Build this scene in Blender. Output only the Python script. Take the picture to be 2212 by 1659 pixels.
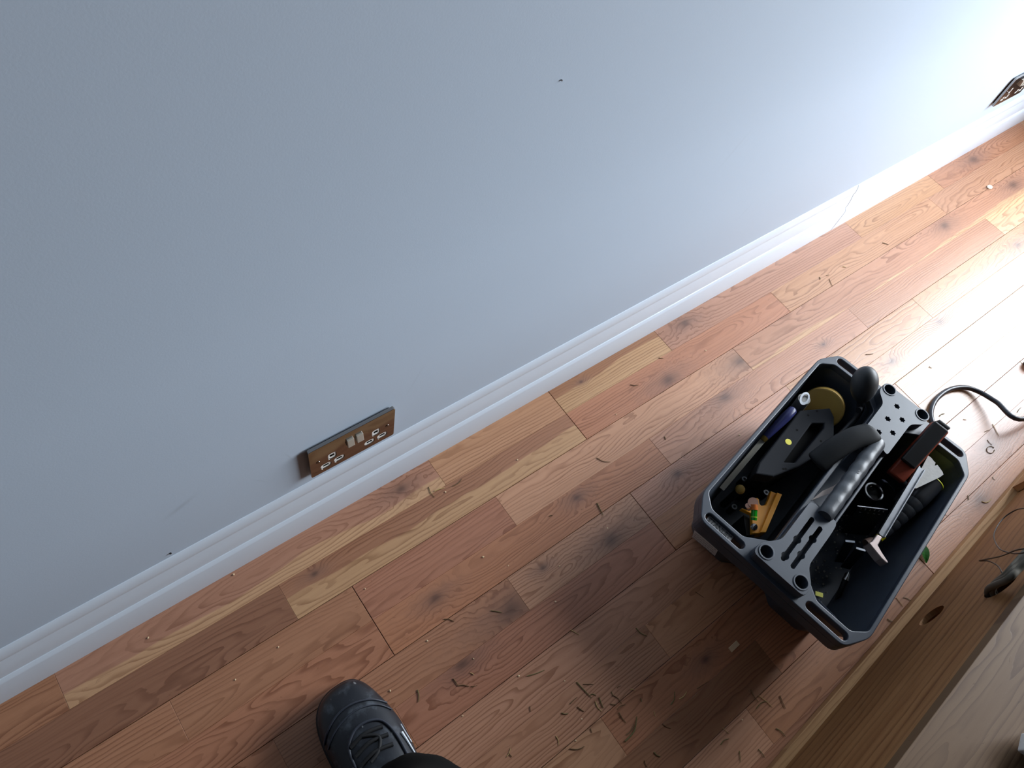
import bpy, bmesh, math, random
import numpy as np
from mathutils import Vector, Matrix, Euler

random.seed(7)
for o in list(bpy.data.objects): bpy.data.objects.remove(o)
scene = bpy.context.scene
C = scene.collection

# ---------------------------------------------------------------- camera
IMG_W, IMG_H, FPX = 2212.0, 1659.0, 1582.72
CAM = Vector((0.0, -0.46314, 1.25618))
CROT = Euler((0.548904, -0.168361, -0.635975), 'XYZ')
cam_d = bpy.data.cameras.new('camera')
cam_d.sensor_width = 36.0
cam_d.lens = FPX / IMG_W * 36.0
cam_d.clip_start = 0.02
cam = bpy.data.objects.new('camera', cam_d); C.objects.link(cam)
cam.location = CAM; cam.rotation_euler = CROT
scene.camera = cam

# ---------------------------------------------------------------- light
world = bpy.data.worlds.new('overcast_sky'); scene.world = world
world.use_nodes = True
bg = world.node_tree.nodes['Background']
bg.inputs[0].default_value = (0.86, 0.93, 1.0, 1)
bg.inputs[1].default_value = 25.0
vs = scene.view_settings
vs.view_transform = 'Standard'; vs.look = 'None'; vs.gamma = 1.0; vs.use_curve_mapping = False
vs.exposure = 0.0

ROOM_X0, ROOM_X1, ROOM_Y0, ROOM_H = -4.2, 2.85, -4.4, 2.4
WIN_Y0, WIN_Y1, WIN_Z0, WIN_Z1 = -2.1, -0.22, 0.40, 2.12
pl = bpy.data.lights.new('window_portal', 'AREA')          # sampling portal only: emits nothing itself
pl.shape = 'RECTANGLE'; pl.size = WIN_Z1 - WIN_Z0; pl.size_y = WIN_Y1 - WIN_Y0
pl.cycles.is_portal = True
po = bpy.data.objects.new('window_portal', pl); C.objects.link(po)
po.location = (ROOM_X1 + 0.02, (WIN_Y0 + WIN_Y1) / 2, (WIN_Z0 + WIN_Z1) / 2)
po.rotation_euler = (0, math.pi / 2, 0)

# ---------------------------------------------------------------- pixel -> place
CM = CROT.to_matrix()
def ray(u, v):
    return CM @ Vector(((u - IMG_W / 2) / FPX, -(v - IMG_H / 2) / FPX, -1.0))
def P(u, v, z=0.0):                       # where the pixel's ray meets the level z
    d = ray(u, v); t = (z - CAM.z) / d.z
    return CAM + d * t
def PP(u, v, p0, n):                      # where it meets a plane
    d = ray(u, v); p0 = Vector(p0); n = Vector(n)
    return CAM + d * ((p0 - CAM).dot(n) / d.dot(n))

# ---------------------------------------------------------------- helpers
def tag(o, label=None, cat=None, group=None, kind=None):
    if label: o['label'] = label
    if cat: o['category'] = cat
    if group: o['group'] = group
    if kind: o['kind'] = kind
    return o
def empty(name, loc=(0, 0, 0), rz=0.0):
    o = bpy.data.objects.new(name, None); C.objects.link(o)
    o.location = loc; o.rotation_euler = (0, 0, rz); o.empty_display_size = 0.02
    return o
def link(name, me, mat, parent=None, smooth=False):
    if mat is not None and not me.materials: me.materials.append(mat)
    if smooth:
        for p in me.polygons: p.use_smooth = True
    o = bpy.data.objects.new(name, me); C.objects.link(o)
    if parent is not None: o.parent = parent
    return o
def bm_obj(name, bm, mat, parent=None, smooth=False, bevel=0.0, seg=2):
    bmesh.ops.recalc_face_normals(bm, faces=bm.faces)
    me = bpy.data.meshes.new(name); bm.to_mesh(me); bm.free()
    o = link(name, me, mat, parent, smooth)
    if bevel:
        m = o.modifiers.new('bevel', 'BEVEL'); m.width = bevel; m.segments = seg
        m.limit_method = 'ANGLE'; m.angle_limit = math.radians(38)
        m.harden_normals = False
    return o
def auto_smooth(o, deg=40):
    me = o.data
    for p in me.polygons: p.use_smooth = True
    me.set_sharp_from_angle(angle=math.radians(deg))
    return o
def bm_box(bm, lo, hi):
    x0, y0, z0 = lo; x1, y1, z1 = hi
    v = [bm.verts.new(c) for c in ((x0,y0,z0),(x1,y0,z0),(x1,y1,z0),(x0,y1,z0),(x0,y0,z1),(x1,y0,z1),(x1,y1,z1),(x0,y1,z1))]
    for f in ((3,2,1,0),(4,5,6,7),(0,1,5,4),(1,2,6,5),(2,3,7,6),(3,0,4,7)):
        bm.faces.new([v[i] for i in f])
    return v
def box(name, lo, hi, mat, parent=None, bevel=0.0, seg=2):
    bm = bmesh.new(); bm_box(bm, lo, hi)
    return bm_obj(name, bm, mat, parent, bevel=bevel, seg=seg)
def bm_plate(bm, outer, holes=(), z0=0.0, z1=1.0, top_scale=None):
    """a flat slab of any outline with holes through it"""
    loops = [list(outer)] + [list(h) for h in holes]
    tops, bots = [], []
    for L in loops:
        t = [bm.verts.new((x, y, z1)) for x, y in L]; b = [bm.verts.new((x, y, z0)) for x, y in L]
        for i in range(len(L)):
            j = (i + 1) % len(L)
            bm.faces.new((b[i], b[j], t[j], t[i]))
        tops.append(t); bots.append(b)
    for side in (tops, bots):
        if not holes:
            bm.faces.new(side[0])
        else:
            ed = []
            for L in side:
                for i in range(len(L)):
                    e = bm.edges.get((L[i], L[(i + 1) % len(L)])); ed.append(e)
            bmesh.ops.triangle_fill(bm, use_beauty=True, use_dissolve=False, edges=ed)
def plate(name, outer, holes, z0, z1, mat, parent=None, bevel=0.0, seg=2):
    bm = bmesh.new(); bm_plate(bm, outer, holes, z0, z1)
    return bm_obj(name, bm, mat, parent, bevel=bevel, seg=seg)
def rounded(poly, r, n=4):
    """round the corners of a polygon"""
    out = []; k = len(poly)
    for i in range(k):
        p0, p1, p2 = Vector(poly[i - 1]), Vector(poly[i]), Vector(poly[(i + 1) % k])
        a = (p0 - p1); b = (p2 - p1)
        rr = min(r, a.length * 0.45, b.length * 0.45)
        s = p1 + a.normalized() * rr; e = p1 + b.normalized() * rr
        for q in range(n + 1):
            t = q / n
            out.append(tuple(s * (1 - t) ** 2 + p1 * 2 * t * (1 - t) + e * t ** 2))
    return out
def circle(cx, cy, r, n=24, ry=None):
    ry = ry or r
    return [(cx + r * math.cos(2 * math.pi * i / n), cy + ry * math.sin(2 * math.pi * i / n)) for i in range(n)]
def stadium(x0, x1, y0, y1, n=8):
    """a slot with round ends, long in y"""
    r = (x1 - x0) / 2; cx = (x0 + x1) / 2; pts = []
    for i in range(n + 1): a = math.pi * i / n; pts.append((cx + r * math.cos(a), y1 - r + r * math.sin(a)))
    for i in range(n + 1): a = math.pi + math.pi * i / n; pts.append((cx + r * math.cos(a), y0 + r + r * math.sin(a)))
    return pts
def smooth_path(pts, n=8):
    pts = [Vector(p) for p in pts]; out = []
    q = [pts[0]] + pts + [pts[-1]]
    for i in range(1, len(q) - 2):
        for k in range(n):
            t = k / n; p0, p1, p2, p3 = q[i - 1], q[i], q[i + 1], q[i + 2]
            out.append(0.5 * ((2 * p1) + (p2 - p0) * t + (2 * p0 - 5 * p1 + 4 * p2 - p3) * t * t + (3 * p1 - p0 - 3 * p2 + p3) * t ** 3))
    out.append(pts[-1]); return out
def bm_tube(bm, path, rad, seg=12, cap=True, flat=1.0, up=None):
    path = [Vector(p) for p in path]; n = len(path)
    if not hasattr(rad, '__len__'): rad = [rad] * n
    t0 = (path[1] - path[0]).normalized()
    up = Vector(up) if up is not None else (Vector((0, 0, 1)) if abs(t0.z) < 0.9 else Vector((0, 1, 0)))
    rings = []
    for i in range(n):
        t = (path[min(i + 1, n - 1)] - path[max(i - 1, 0)]).normalized()
        s = t.cross(up)
        if s.length < 1e-6: s = t.cross(Vector((1, 0, 0)))
        s.normalize(); w = s.cross(t).normalized(); up = w
        rings.append([bm.verts.new(path[i] + (s * math.cos(2 * math.pi * k / seg) + w * math.sin(2 * math.pi * k / seg) * flat) * rad[i]) for k in range(seg)])
    for i in range(n - 1):
        for k in range(seg):
            bm.faces.new((rings[i][k], rings[i][(k + 1) % seg], rings[i + 1][(k + 1) % seg], rings[i + 1][k]))
    if cap:
        bm.faces.new(rings[0][::-1]); bm.faces.new(rings[-1])
def tube(name, path, rad, mat, parent=None, seg=12, flat=1.0, up=None, sharp=50):
    bm = bmesh.new(); bm_tube(bm, path, rad, seg, True, flat, up)
    return auto_smooth(bm_obj(name, bm, mat, parent), sharp)
def frame(a, b, up=(0, 0, 1)):
    """matrix with origin a, x axis towards b, z near up"""
    a, b = Vector(a), Vector(b); x = (b - a).normalized()
    y = Vector(up).cross(x)
    if y.length < 1e-5: y = Vector((0, 1, 0)).cross(x)
    y.normalize(); z = x.cross(y)
    m = Matrix((x, y, z)).transposed().to_4x4(); m.translation = a
    return m
def text_mesh(name, s, size, depth=0.0004, bold=False):
    cu = bpy.data.curves.new(name, 'FONT'); cu.body = s; cu.size = size; cu.extrude = depth
    cu.align_x = 'CENTER'; cu.align_y = 'CENTER'; cu.resolution_u = 3
    if bold: cu.offset = size * 0.02
    tmp = bpy.data.objects.new(name, cu); C.objects.link(tmp)
    dg = bpy.context.evaluated_depsgraph_get()
    me = bpy.data.meshes.new_from_object(tmp.evaluated_get(dg))
    bpy.data.objects.remove(tmp); bpy.data.curves.remove(cu)
    return me

# ---------------------------------------------------------------- materials
def new_mat(name):
    m = bpy.data.materials.new(name); m.use_nodes = True
    nt = m.node_tree; return m, nt, nt.nodes['Principled BSDF']
class N:                                   # short hand for node maths
    def __init__(self, nt): self.nt = nt
    def node(self, t, **k):
        n = self.nt.nodes.new(t)
        for a, b in k.items(): setattr(n, a, b)
        return n
    def put(self, sock, v):
        if isinstance(v, bpy.types.NodeSocket): self.nt.links.new(v, sock)
        else: sock.default_value = v
    def m(self, op, a, b=0.0, c=0.0):
        n = self.node('ShaderNodeMath', operation=op)
        self.put(n.inputs[0], a); self.put(n.inputs[1], b); self.put(n.inputs[2], c)
        return n.outputs[0]
    def xyz(self, x, y, z):
        n = self.node('ShaderNodeCombineXYZ')
        for i, v in enumerate((x, y, z)): self.put(n.inputs[i], v)
        return n.outputs[0]
    def sep(self, v):
        n = self.node('ShaderNodeSeparateXYZ'); self.put(n.inputs[0], v); return n.outputs
    def noise(self, vec, scale=1.0, detail=2.0, rough=0.5):
        n = self.node('ShaderNodeTexNoise'); self.put(n.inputs['Vector'], vec)
        n.inputs['Scale'].default_value = scale; n.inputs['Detail'].default_value = detail; n.inputs['Roughness'].default_value = rough
        return n.outputs['Fac']
    def mix(self, f, a, b, blend='MIX'):
        n = self.node('ShaderNodeMix', data_type='RGBA', blend_type=blend)
        self.put(n.inputs['Factor'], f); self.put(n.inputs[6], a); self.put(n.inputs[7], b)
        return n.outputs[2]
    def ramp(self, v, a, b, c0=0.0, c1=1.0):
        n = self.node('ShaderNodeMapRange', interpolation_type='SMOOTHSTEP')
        self.put(n.inputs[0], v); self.put(n.inputs[1], a); self.put(n.inputs[2], b); self.put(n.inputs[3], c0); self.put(n.inputs[4], c1)
        return n.outputs[0]
def rgb(h):
    """sRGB 0-255 -> linear"""
    f = lambda c: (c / 255 / 12.92) if c / 255 <= 0.04045 else ((c / 255 + 0.055) / 1.055) ** 2.4
    return (f(h[0]), f(h[1]), f(h[2]), 1.0)
def simple(name, col, rough=0.5, metal=0.0, noise=0.0, scale=200.0, bump=0.0, spec=0.5, coat=0.0):
    m, nt, b = new_mat(name); k = N(nt)
    c = rgb(col)
    b.inputs['Base Color'].default_value = c
    b.inputs['Roughness'].default_value = rough; b.inputs['Metallic'].default_value = metal
    b.inputs['Specular IOR Level'].default_value = spec
    if coat: b.inputs['Coat Weight'].default_value = coat
    tc = k.node('ShaderNodeTexCoord').outputs['Object']
    if noise:
        f = k.noise(tc, scale, 3.0)
        dark = tuple(x * (1 - noise) for x in c[:3]) + (1,); light = tuple(min(1, x * (1 + noise)) for x in c[:3]) + (1,)
        nt.links.new(k.mix(f, dark, light), b.inputs['Base Color'])
    if bump:
        bn = k.node('ShaderNodeBump'); bn.inputs['Strength'].default_value = bump; bn.inputs['Distance'].default_value = 0.001
        nt.links.new(k.noise(tc, scale * 2, 2.0), bn.inputs['Height']); nt.links.new(bn.outputs[0], b.inputs['Normal'])
    return m
def oak(name, ring=0.0055, rough=0.36, stretch=1.0, upright=False, coat=0.0, sfreq=130.0, samt=0.38, spec=0.5):
    """flat-sawn oak: growth rings cut by a tilted plane, pores, sapwood edge and knots; tone from the object's colour"""
    m, nt, b = new_mat(name); k = N(nt)
    oi = k.node('ShaderNodeObjectInfo'); tc = k.node('ShaderNodeTexCoord').outputs['Object']
    x, y, z = k.sep(tc)
    if upright: y, z = z, y
    rnd = oi.outputs['Random']
    wn = k.node('ShaderNodeTexWhiteNoise', noise_dimensions='1D'); nt.links.new(k.m('MULTIPLY', rnd, 91.7), wn.inputs['W'])
    r1, r2, r3 = k.sep(wn.outputs['Color'])
    seed = k.m('MULTIPLY', rnd, 57.0)
    def att(nm):
        a = k.node('ShaderNodeAttribute', attribute_type='OBJECT', attribute_name=nm); return a
    def knot(nm):
        kv = k.sep(att(nm).outputs['Vector'])
        dx = k.m('MULTIPLY', k.m('SUBTRACT', x, kv[0]), 0.62); dy = k.m('SUBTRACT', y, kv[1])
        d2 = k.m('ADD', k.m('MULTIPLY', dx, dx), k.m('MULTIPLY', dy, dy))
        wob = k.noise(k.xyz(k.m('MULTIPLY', x, 60.0), k.m('MULTIPLY', y, 60.0), seed), 1.0, 2.0)
        s = k.m('MAXIMUM', k.m('MULTIPLY', kv[2], k.m('ADD', wob, 0.55)), 1e-5)
        q = k.m('DIVIDE', d2, k.m('MULTIPLY', s, s))
        core = k.m('EXPONENT', k.m('MULTIPLY', q, -1.0))
        bend = k.m('EXPONENT', k.m('MULTIPLY', q, -0.10))
        dxh = k.m('MULTIPLY', dx, 0.6)
        qh = k.m('DIVIDE', k.m('ADD', k.m('MULTIPLY', dxh, dxh), k.m('MULTIPLY', dy, dy)), k.m('MULTIPLY', s, s))
        halo = k.m('EXPONENT', k.m('MULTIPLY', qh, -0.16))
        on = k.m('GREATER_THAN', kv[2], 1e-4)
        return [k.m('MULTIPLY', v, on) for v in (core, bend, halo)]
    ka, kb = knot('knot_a'), knot('knot_b')
    core = k.m('MAXIMUM', ka[0], kb[0]); bend = k.m('ADD', ka[1], kb[1]); halo = k.m('MAXIMUM', ka[2], kb[2])
    low = k.m('SUBTRACT', k.noise(k.xyz(k.m('MULTIPLY', x, 5.0 / stretch), k.m('MULTIPLY', y, 22.0), seed), 1.0, 2.0), 0.5)
    low2 = k.m('SUBTRACT', k.noise(k.xyz(k.m('MULTIPLY', x, 14.0 / stretch), k.m('MULTIPLY', y, 70.0), k.m('ADD', seed, 9.0)), 1.0, 2.0), 0.5)
    y0 = k.m('MULTIPLY', k.m('SUBTRACT', r1, 0.5), 0.075)
    slope = k.m('MULTIPLY', k.m('SUBTRACT', r2, 0.5), 0.22 / stretch)
    c0 = k.m('MULTIPLY', k.m('SUBTRACT', r3, 0.5), 0.075)
    zc = k.m('ADD', k.m('ADD', c0, k.m('MULTIPLY', x, slope)), k.m('MULTIPLY', low, 0.045))
    yy = k.m('ADD', k.m('SUBTRACT', y, y0), k.m('MULTIPLY', low, 0.018))
    r = k.m('SQRT', k.m('ADD', k.m('MULTIPLY', yy, yy), k.m('MULTIPLY', zc, zc)))
    r = k.m('ADD', k.m('ADD', r, k.m('MULTIPLY', low2, 0.006)), k.m('MULTIPLY', bend, 0.016))
    ph = k.m('FRACT', k.m('DIVIDE', r, ring))
    # earlywood line: sharp on one side, soft on the other
    line = k.m('MULTIPLY', k.ramp(ph, 0.45, 0.93), k.ramp(ph, 1.0, 0.95))
    wide = k.noise(k.xyz(k.m('MULTIPLY', x, 3.0), k.m('MULTIPLY', y, 30.0), k.m('ADD', seed, 3.0)), 1.0, 2.0)
    line = k.m('MULTIPLY', line, k.ramp(wide, 0.30, 0.65, 0.25, 1.0))
    fib = k.noise(k.xyz(k.m('MULTIPLY', x, 26.0), k.m('MULTIPLY', k.m('ADD', y, k.m('MULTIPLY', low2, 0.02)), 1500.0), seed), 1.0, 3.0, 0.6)
    pore = k.ramp(fib, 0.60, 0.72)
    streak = k.noise(k.xyz(k.m('MULTIPLY', x, 2.5), k.m('MULTIPLY', k.m('ADD', y, k.m('MULTIPLY', low, 0.03)), sfreq), k.m('ADD', seed, 5.0)), 1.0, 3.0)
    sapn = k.m('ADD', y, k.m('MULTIPLY', k.m('SUBTRACT', k.noise(k.xyz(k.m('MULTIPLY', x, 4.0), 0.0, seed), 1.0, 2.0), 0.5), 0.05))
    sv = k.sep(att('sap').outputs['Vector'])               # (offset, side of the strip, 0)
    sap = k.ramp(k.m('SUBTRACT', k.m('MULTIPLY', sapn, sv[1]), sv[0]), -.0015, .0015)
    sap = k.m('MULTIPLY', sap, k.m('ABSOLUTE', sv[1]))
    base = oi.outputs['Color']
    col = k.mix(k.m('MULTIPLY', sap, 0.52), base, rgb((220, 180, 132)))
    col = k.mix(k.ramp(streak, 0.3, 0.72, 0.0, samt), col, k.mix(1.0, col, (0.70, 0.60, 0.52, 1), 'MULTIPLY'))
    col = k.mix(k.m('MULTIPLY', line, 0.72), col, k.mix(1.0, col, (0.48, 0.36, 0.27, 1), 'MULTIPLY'))
    col = k.mix(k.m('MULTIPLY', pore, 0.50), col, k.mix(1.0, col, (0.50, 0.40, 0.32, 1), 'MULTIPLY'))
    col = k.mix(k.m('MULTIPLY', halo, 0.50), col, rgb((118, 86, 74)))
    col = k.mix(k.m('MULTIPLY', core, 0.62), col, rgb((62, 42, 34)))
    nt.links.new(col, b.inputs['Base Color'])
    b.inputs['Roughness'].default_value = rough
    b.inputs['Specular IOR Level'].default_value = spec
    b.inputs['Coat Weight'].default_value = coat; b.inputs['Coat Roughness'].default_value = 0.36
    bn = k.node('ShaderNodeBump'); bn.inputs['Strength'].default_value = 0.18; bn.inputs['Distance'].default_value = 0.0006
    nt.links.new(k.m('SUBTRACT', 1.0, k.m('MAXIMUM', pore, line)), bn.inputs['Height']); nt.links.new(bn.outputs[0], b.inputs['Normal'])
    return m

def wall_paint(name, col, rough=0.62):
    m, nt, b = new_mat(name); k = N(nt)
    b.inputs['Base Color'].default_value = rgb(col); b.inputs['Roughness'].default_value = rough
    b.inputs['Specular IOR Level'].default_value = 0.35
    tc = k.node('ShaderNodeTexCoord').outputs['Object']
    h = k.m('ADD', k.noise(tc, 420.0, 2.0), k.m('MULTIPLY', k.noise(tc, 120.0, 2.0), 0.6))
    bn = k.node('ShaderNodeBump'); bn.inputs['Strength'].default_value = 0.10; bn.inputs['Distance'].default_value = 0.0006
    nt.links.new(h, bn.inputs['Height']); nt.links.new(bn.outputs[0], b.inputs['Normal'])
    return m

def wall_scuffs(m):
    nt, k = m.node_tree, N(m.node_tree); b = nt.nodes['Principled BSDF']
    x, y, z = k.sep(k.node('ShaderNodeTexCoord').outputs['Object']); tot = None
    for (cx, cz, dx, dz, w, l, amt) in ((-.007, .280, .9, .45, .0045, .020, .16), (.148, .262, -.3, .95, .0012, .014, .10), (.10, .235, -.5, .86, .0010, .012, .09), (.36, .300, .4, .9, .002, .03, .05), (1.12, .30, .6, .8, .002, .02, .05), (.95, .52, .5, .86, .003, .03, .05)):
        n_ = math.hypot(dx, dz); dx, dz = dx / n_, dz / n_
        px, pz = k.m('SUBTRACT', x, cx), k.m('SUBTRACT', z, cz)
        u = k.m('DIVIDE', k.m('ADD', k.m('MULTIPLY', px, dx), k.m('MULTIPLY', pz, dz)), l); v = k.m('DIVIDE', k.m('SUBTRACT', k.m('MULTIPLY', px, dz), k.m('MULTIPLY', pz, dx)), w)
        g = k.m('MULTIPLY', k.m('EXPONENT', k.m('MULTIPLY', k.m('ADD', k.m('MULTIPLY', u, u), k.m('MULTIPLY', v, v)), -1.0)), amt)
        tot = g if tot is None else k.m('ADD', tot, g)
    c = tuple(b.inputs['Base Color'].default_value)
    nt.links.new(k.mix(tot, c, rgb((70, 70, 68))), b.inputs['Base Color']); return m
M_WALL = wall_paint('pale_grey_wall_paint', (184, 197, 212))
M_WALL2 = wall_paint('dark_unseen_room', (50, 52, 55))  # dark tone on the unseen walls and ceiling, set to cut bounced light
M_GLOSSW = simple('white_gloss_paint', (205, 214, 225), 0.34, noise=0.015, scale=30, bump=0.04)
M_FLOOR = oak('oak_floorboard', coat=0.38)
M_UNIT = oak('unit_oak_veneer', ring=0.006, rough=0.6, stretch=1.3, sfreq=60.0, samt=.5, spec=.3)
M_UNITB = oak('unit_oak_veneer_back', ring=0.022, rough=0.55, stretch=0.7, upright=True, sfreq=34.0, samt=.9, spec=.3)
M_SUB = simple('dark_joint', (58, 36, 24), 0.9)
M_CHROME = simple('polished_chrome', (150, 146, 143), 0.06, 1.0)
M_STEEL = simple('worn_steel', (150, 152, 156), 0.38, 1.0, noise=0.2, scale=90)
M_WHITE = simple('white_plastic', (235, 234, 230), 0.3)
M_BLACKHOLE = simple('recess_black', (8, 8, 8), 0.8, spec=.1)  # near-black fill stands in for shade inside slots and screw holes
M_SATIN = simple('rocker_reflection_grey', (186, 180, 168), 0.35, 0.35)  # pale grey stands in for the wall mirrored in the chrome rockers
M_BOX = simple('charcoal_toolbox_plastic', (54, 60, 70), 0.42, noise=0.10, scale=60, bump=0.05)
M_RUBBER = simple('black_rubber', (22, 23, 25), 0.6, noise=0.15, scale=80, spec=.3)
M_GREYPL = simple('dark_grey_plastic', (26, 28, 33), 0.75, noise=0.06, scale=100, spec=.18)
M_BLACK = simple('matt_black', (14, 14, 16), 0.5)

# ================================================================ THE SETTING
def struct(o): return tag(o, kind='structure')
struct(box('wall_back', (ROOM_X0 - .1, 0, -.05), (ROOM_X1 + .2, .12, ROOM_H), wall_scuffs(wall_paint('scuffed_grey_wall_paint', (184, 197, 212)))))
struct(box('wall_left', (ROOM_X0 - .1, ROOM_Y0, -.05), (ROOM_X0, 0, ROOM_H), M_WALL2))
struct(box('wall_front', (ROOM_X0 - .1, ROOM_Y0 - .1, -.05), (ROOM_X1 + .2, ROOM_Y0, ROOM_H), M_WALL2))
struct(box('ceiling', (ROOM_X0 - .1, ROOM_Y0 - .1, ROOM_H), (ROOM_X1 + .2, .12, ROOM_H + .1), M_WALL2))
bm = bmesh.new()                                           # wall with the window opening
X0, X1 = ROOM_X1, ROOM_X1 + .2
bm_box(bm, (X0, ROOM_Y0, -.05), (X1, 0, WIN_Z0)); bm_box(bm, (X0, ROOM_Y0, WIN_Z1), (X1, 0, ROOM_H))
bm_box(bm, (X0, ROOM_Y0, WIN_Z0), (X1, WIN_Y0, WIN_Z1)); bm_box(bm, (X0, WIN_Y1, WIN_Z0), (X1, 0, WIN_Z1))
struct(bm_obj('wall_right', bm, M_WALL))
mg, nt, b = new_mat('window_glass'); k = N(nt)
tr = k.node('ShaderNodeBsdfTransparent'); gl = k.node('ShaderNodeBsdfGlossy'); gl.inputs['Roughness'].default_value = 0.02
mx = k.node('ShaderNodeMixShader'); mx.inputs[0].default_value = 0.06
nt.links.new(tr.outputs[0], mx.inputs[1]); nt.links.new(gl.outputs[0], mx.inputs[2]); nt.links.new(mx.outputs[0], nt.nodes['Material Output'].inputs[0])
bm = bmesh.new(); t = .05; fx0, fx1 = X0 + .06, X0 + .12; ymid = (WIN_Y0 + WIN_Y1) / 2
bm_box(bm, (fx0, WIN_Y0, WIN_Z0), (fx1, WIN_Y1, WIN_Z0 + t)); bm_box(bm, (fx0, WIN_Y0, WIN_Z1 - t), (fx1, WIN_Y1, WIN_Z1))
for yc in (WIN_Y0, ymid - t / 2, WIN_Y1 - t): bm_box(bm, (fx0, yc, WIN_Z0 + t), (fx1, yc + t, WIN_Z1 - t))
win = struct(bm_obj('window_1', bm, M_GLOSSW))
for ya, yb in ((WIN_Y0 + t, ymid - t / 2), (ymid + t / 2, WIN_Y1 - t)):
    box('pane', (fx0 + .025, ya, WIN_Z0 + t), (fx0 + .031, yb, WIN_Z1 - t), mg, win)
box('window_sill', (X0 - .03, WIN_Y0 - .05, WIN_Z0 - .03), (X0 + .06, WIN_Y1 + .05, WIN_Z0), M_GLOSSW, win, bevel=.004)
struct(box('ground_outside', (X1, -14, -.35), (X1 + 18, 11, -.15), simple('unseen_ground_grey', (88, 88, 84), 0.9, noise=.2, scale=4)))  # unseen ground added to keep sky light from below off the ceiling

# skirting: ogee profile run along the wall, two lengths meeting at a joint
PROF = [(0, 0), (.016, 0), (.016, .067), (.0150, .0695), (.0118, .0745), (.0112, .0750), (.0104, .0752), (.0104, .0770),
        (.0106, .085), (.0098, .096), (.0082, .106), (.0064, .1145), (.0056, .1190), (.0060, .1200), (.0066, .1225), (.0064, .1290), (.0052, .1370), (.0030, .1430), (.0012, .1454), (0, .1457)]
def skirting(name, x0, x1, out=0.0):
    bm = bmesh.new(); n = len(PROF)
    a = [bm.verts.new((x0, -d - (out if d > 0 else 0), z)) for d, z in PROF]; c = [bm.verts.new((x1, -d - (out if d > 0 else 0), z)) for d, z in PROF]
    for i in range(n):
        j = (i + 1) % n; bm.faces.new((a[i], a[j], c[j], c[i]))
    bm.faces.new(a[::-1]); bm.faces.new(c)
    o = auto_smooth(bm_obj(name, bm, M_GLOSSW), 28)
    return struct(o)
skirting('baseboard_back', ROOM_X0, 1.6395); skirting('baseboard_back_right', 1.6405, ROOM_X1, 0.0005)

# ---- floor: two-strip boards, every strip in view a plank of its own
Y_A, SW = 0.14383, 0.067536
PX0, PX1, NROW = -0.62, 2.85, 18
YEND = -(Y_A + (NROW - 2) * SW)
bm = bmesh.new()
bm_box(bm, (ROOM_X0, ROOM_Y0, -.05), (ROOM_X1, 0, -.0102))
bm_box(bm, (ROOM_X0, ROOM_Y0, -.0102), (ROOM_X1, YEND, -.0002)); bm_box(bm, (ROOM_X0, YEND, -.0102), (PX0, 0, -.0002))
floor = bm_obj('floor', bm, M_FLOOR); struct(floor)
floor.color = rgb((176, 124, 88)); floor.data.materials.append(M_SUB)
for f in floor.data.polygons[:6]: f.material_index = 1
RED, BRN, YEL, PALE, TAN, ROSE, DARK = (177, 121, 90), (172, 121, 87), (190, 146, 98), (212, 168, 128), (192, 143, 107), (187, 136, 106), (154, 106, 75)
# row: list of joint positions (b = end of a whole board) and the tone of each strip between them
ROWS = {
 0: ([-.266, .397, ('b', .689), .994, 1.70, 2.095, 2.62], [BRN, ROSE, TAN, BRN, ROSE, TAN, BRN, TAN]),
 1: ([.063, ('b', .689), 1.330, 2.013, 2.60], [DARK, BRN, RED, TAN, TAN, BRN]),
 2: ([-.148, ('b', .1615), .462, 1.124, 2.45], [BRN, BRN, RED, TAN, ROSE, TAN]),
 3: ([-.32, ('b', .1615), .801, 1.472, 2.110, 2.62], [BRN, RED, RED, ROSE, ROSE, PALE, TAN]),
 4: ([-.05, .390, ('b', .6875), 1.16, 1.655, 2.30], [RED, BRN, TAN, ROSE, TAN, TAN, TAN]),
 5: ([-.25, .12, ('b', .6875), 1.045, 2.30], [BRN, RED, RED, BRN, TAN, PALE]),
 6: ([.02, .83, ('b', 1.4005), 2.02], [BRN, ROSE, RED, PALE, TAN]),
 7: ([-.2, .545, ('b', 1.4005), 1.93], [BRN, ROSE, ROSE, TAN, TAN]),
 8: ([.3835, .98, ('b', 1.75)], [TAN, RED, ROSE, TAN]),
 9: ([.17, .697, 1.23, ('b', 1.75)], [BRN, DARK, RED, ROSE, TAN]),
 10: ([.05, .60, ('b', 1.10), 1.62], [BRN, TAN, BRN, ROSE, TAN]),
 11: ([.34, .92, ('b', 1.10), 1.9], [TAN, BRN, TAN, BRN, TAN]),
}
KNOTS = [(.323,-.039,.0075),(.592,-.229,.0065),(.267,-.238,.0075),(.362,-.327,.015),(.245,-.353,.0085),(.934,-.128,.011),(1.113,-.178,.013),
         (1.014,-.226,.011),(.798,-.300,.0065),(.794,-.262,.007),(1.966,-.166,.010),(2.326,-.175,.012),(2.112,-.322,.009),(1.661,-.363,.009),
         (1.445,-.372,.007),(.595,-.329,.012),(1.072,-.036,.009),(.764,-.033,.003),(.121,-.092,.004),(1.467,-.640,.011),(1.329,-.705,.012),
         (.597,-.587,.006),(2.30,-.045,.012),(.455,-.30,.004),(1.33,-.25,.004),(1.79,-.43,.010)]
SAP = {(0, 1): (.016, -1.0), (0, 3): (-.010, -1.0), (1, 1): (.0, -1.0), (2, 4): (.027, -1.0), (3, 5): (.012, 1.0)}
plank_cache = {}
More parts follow.
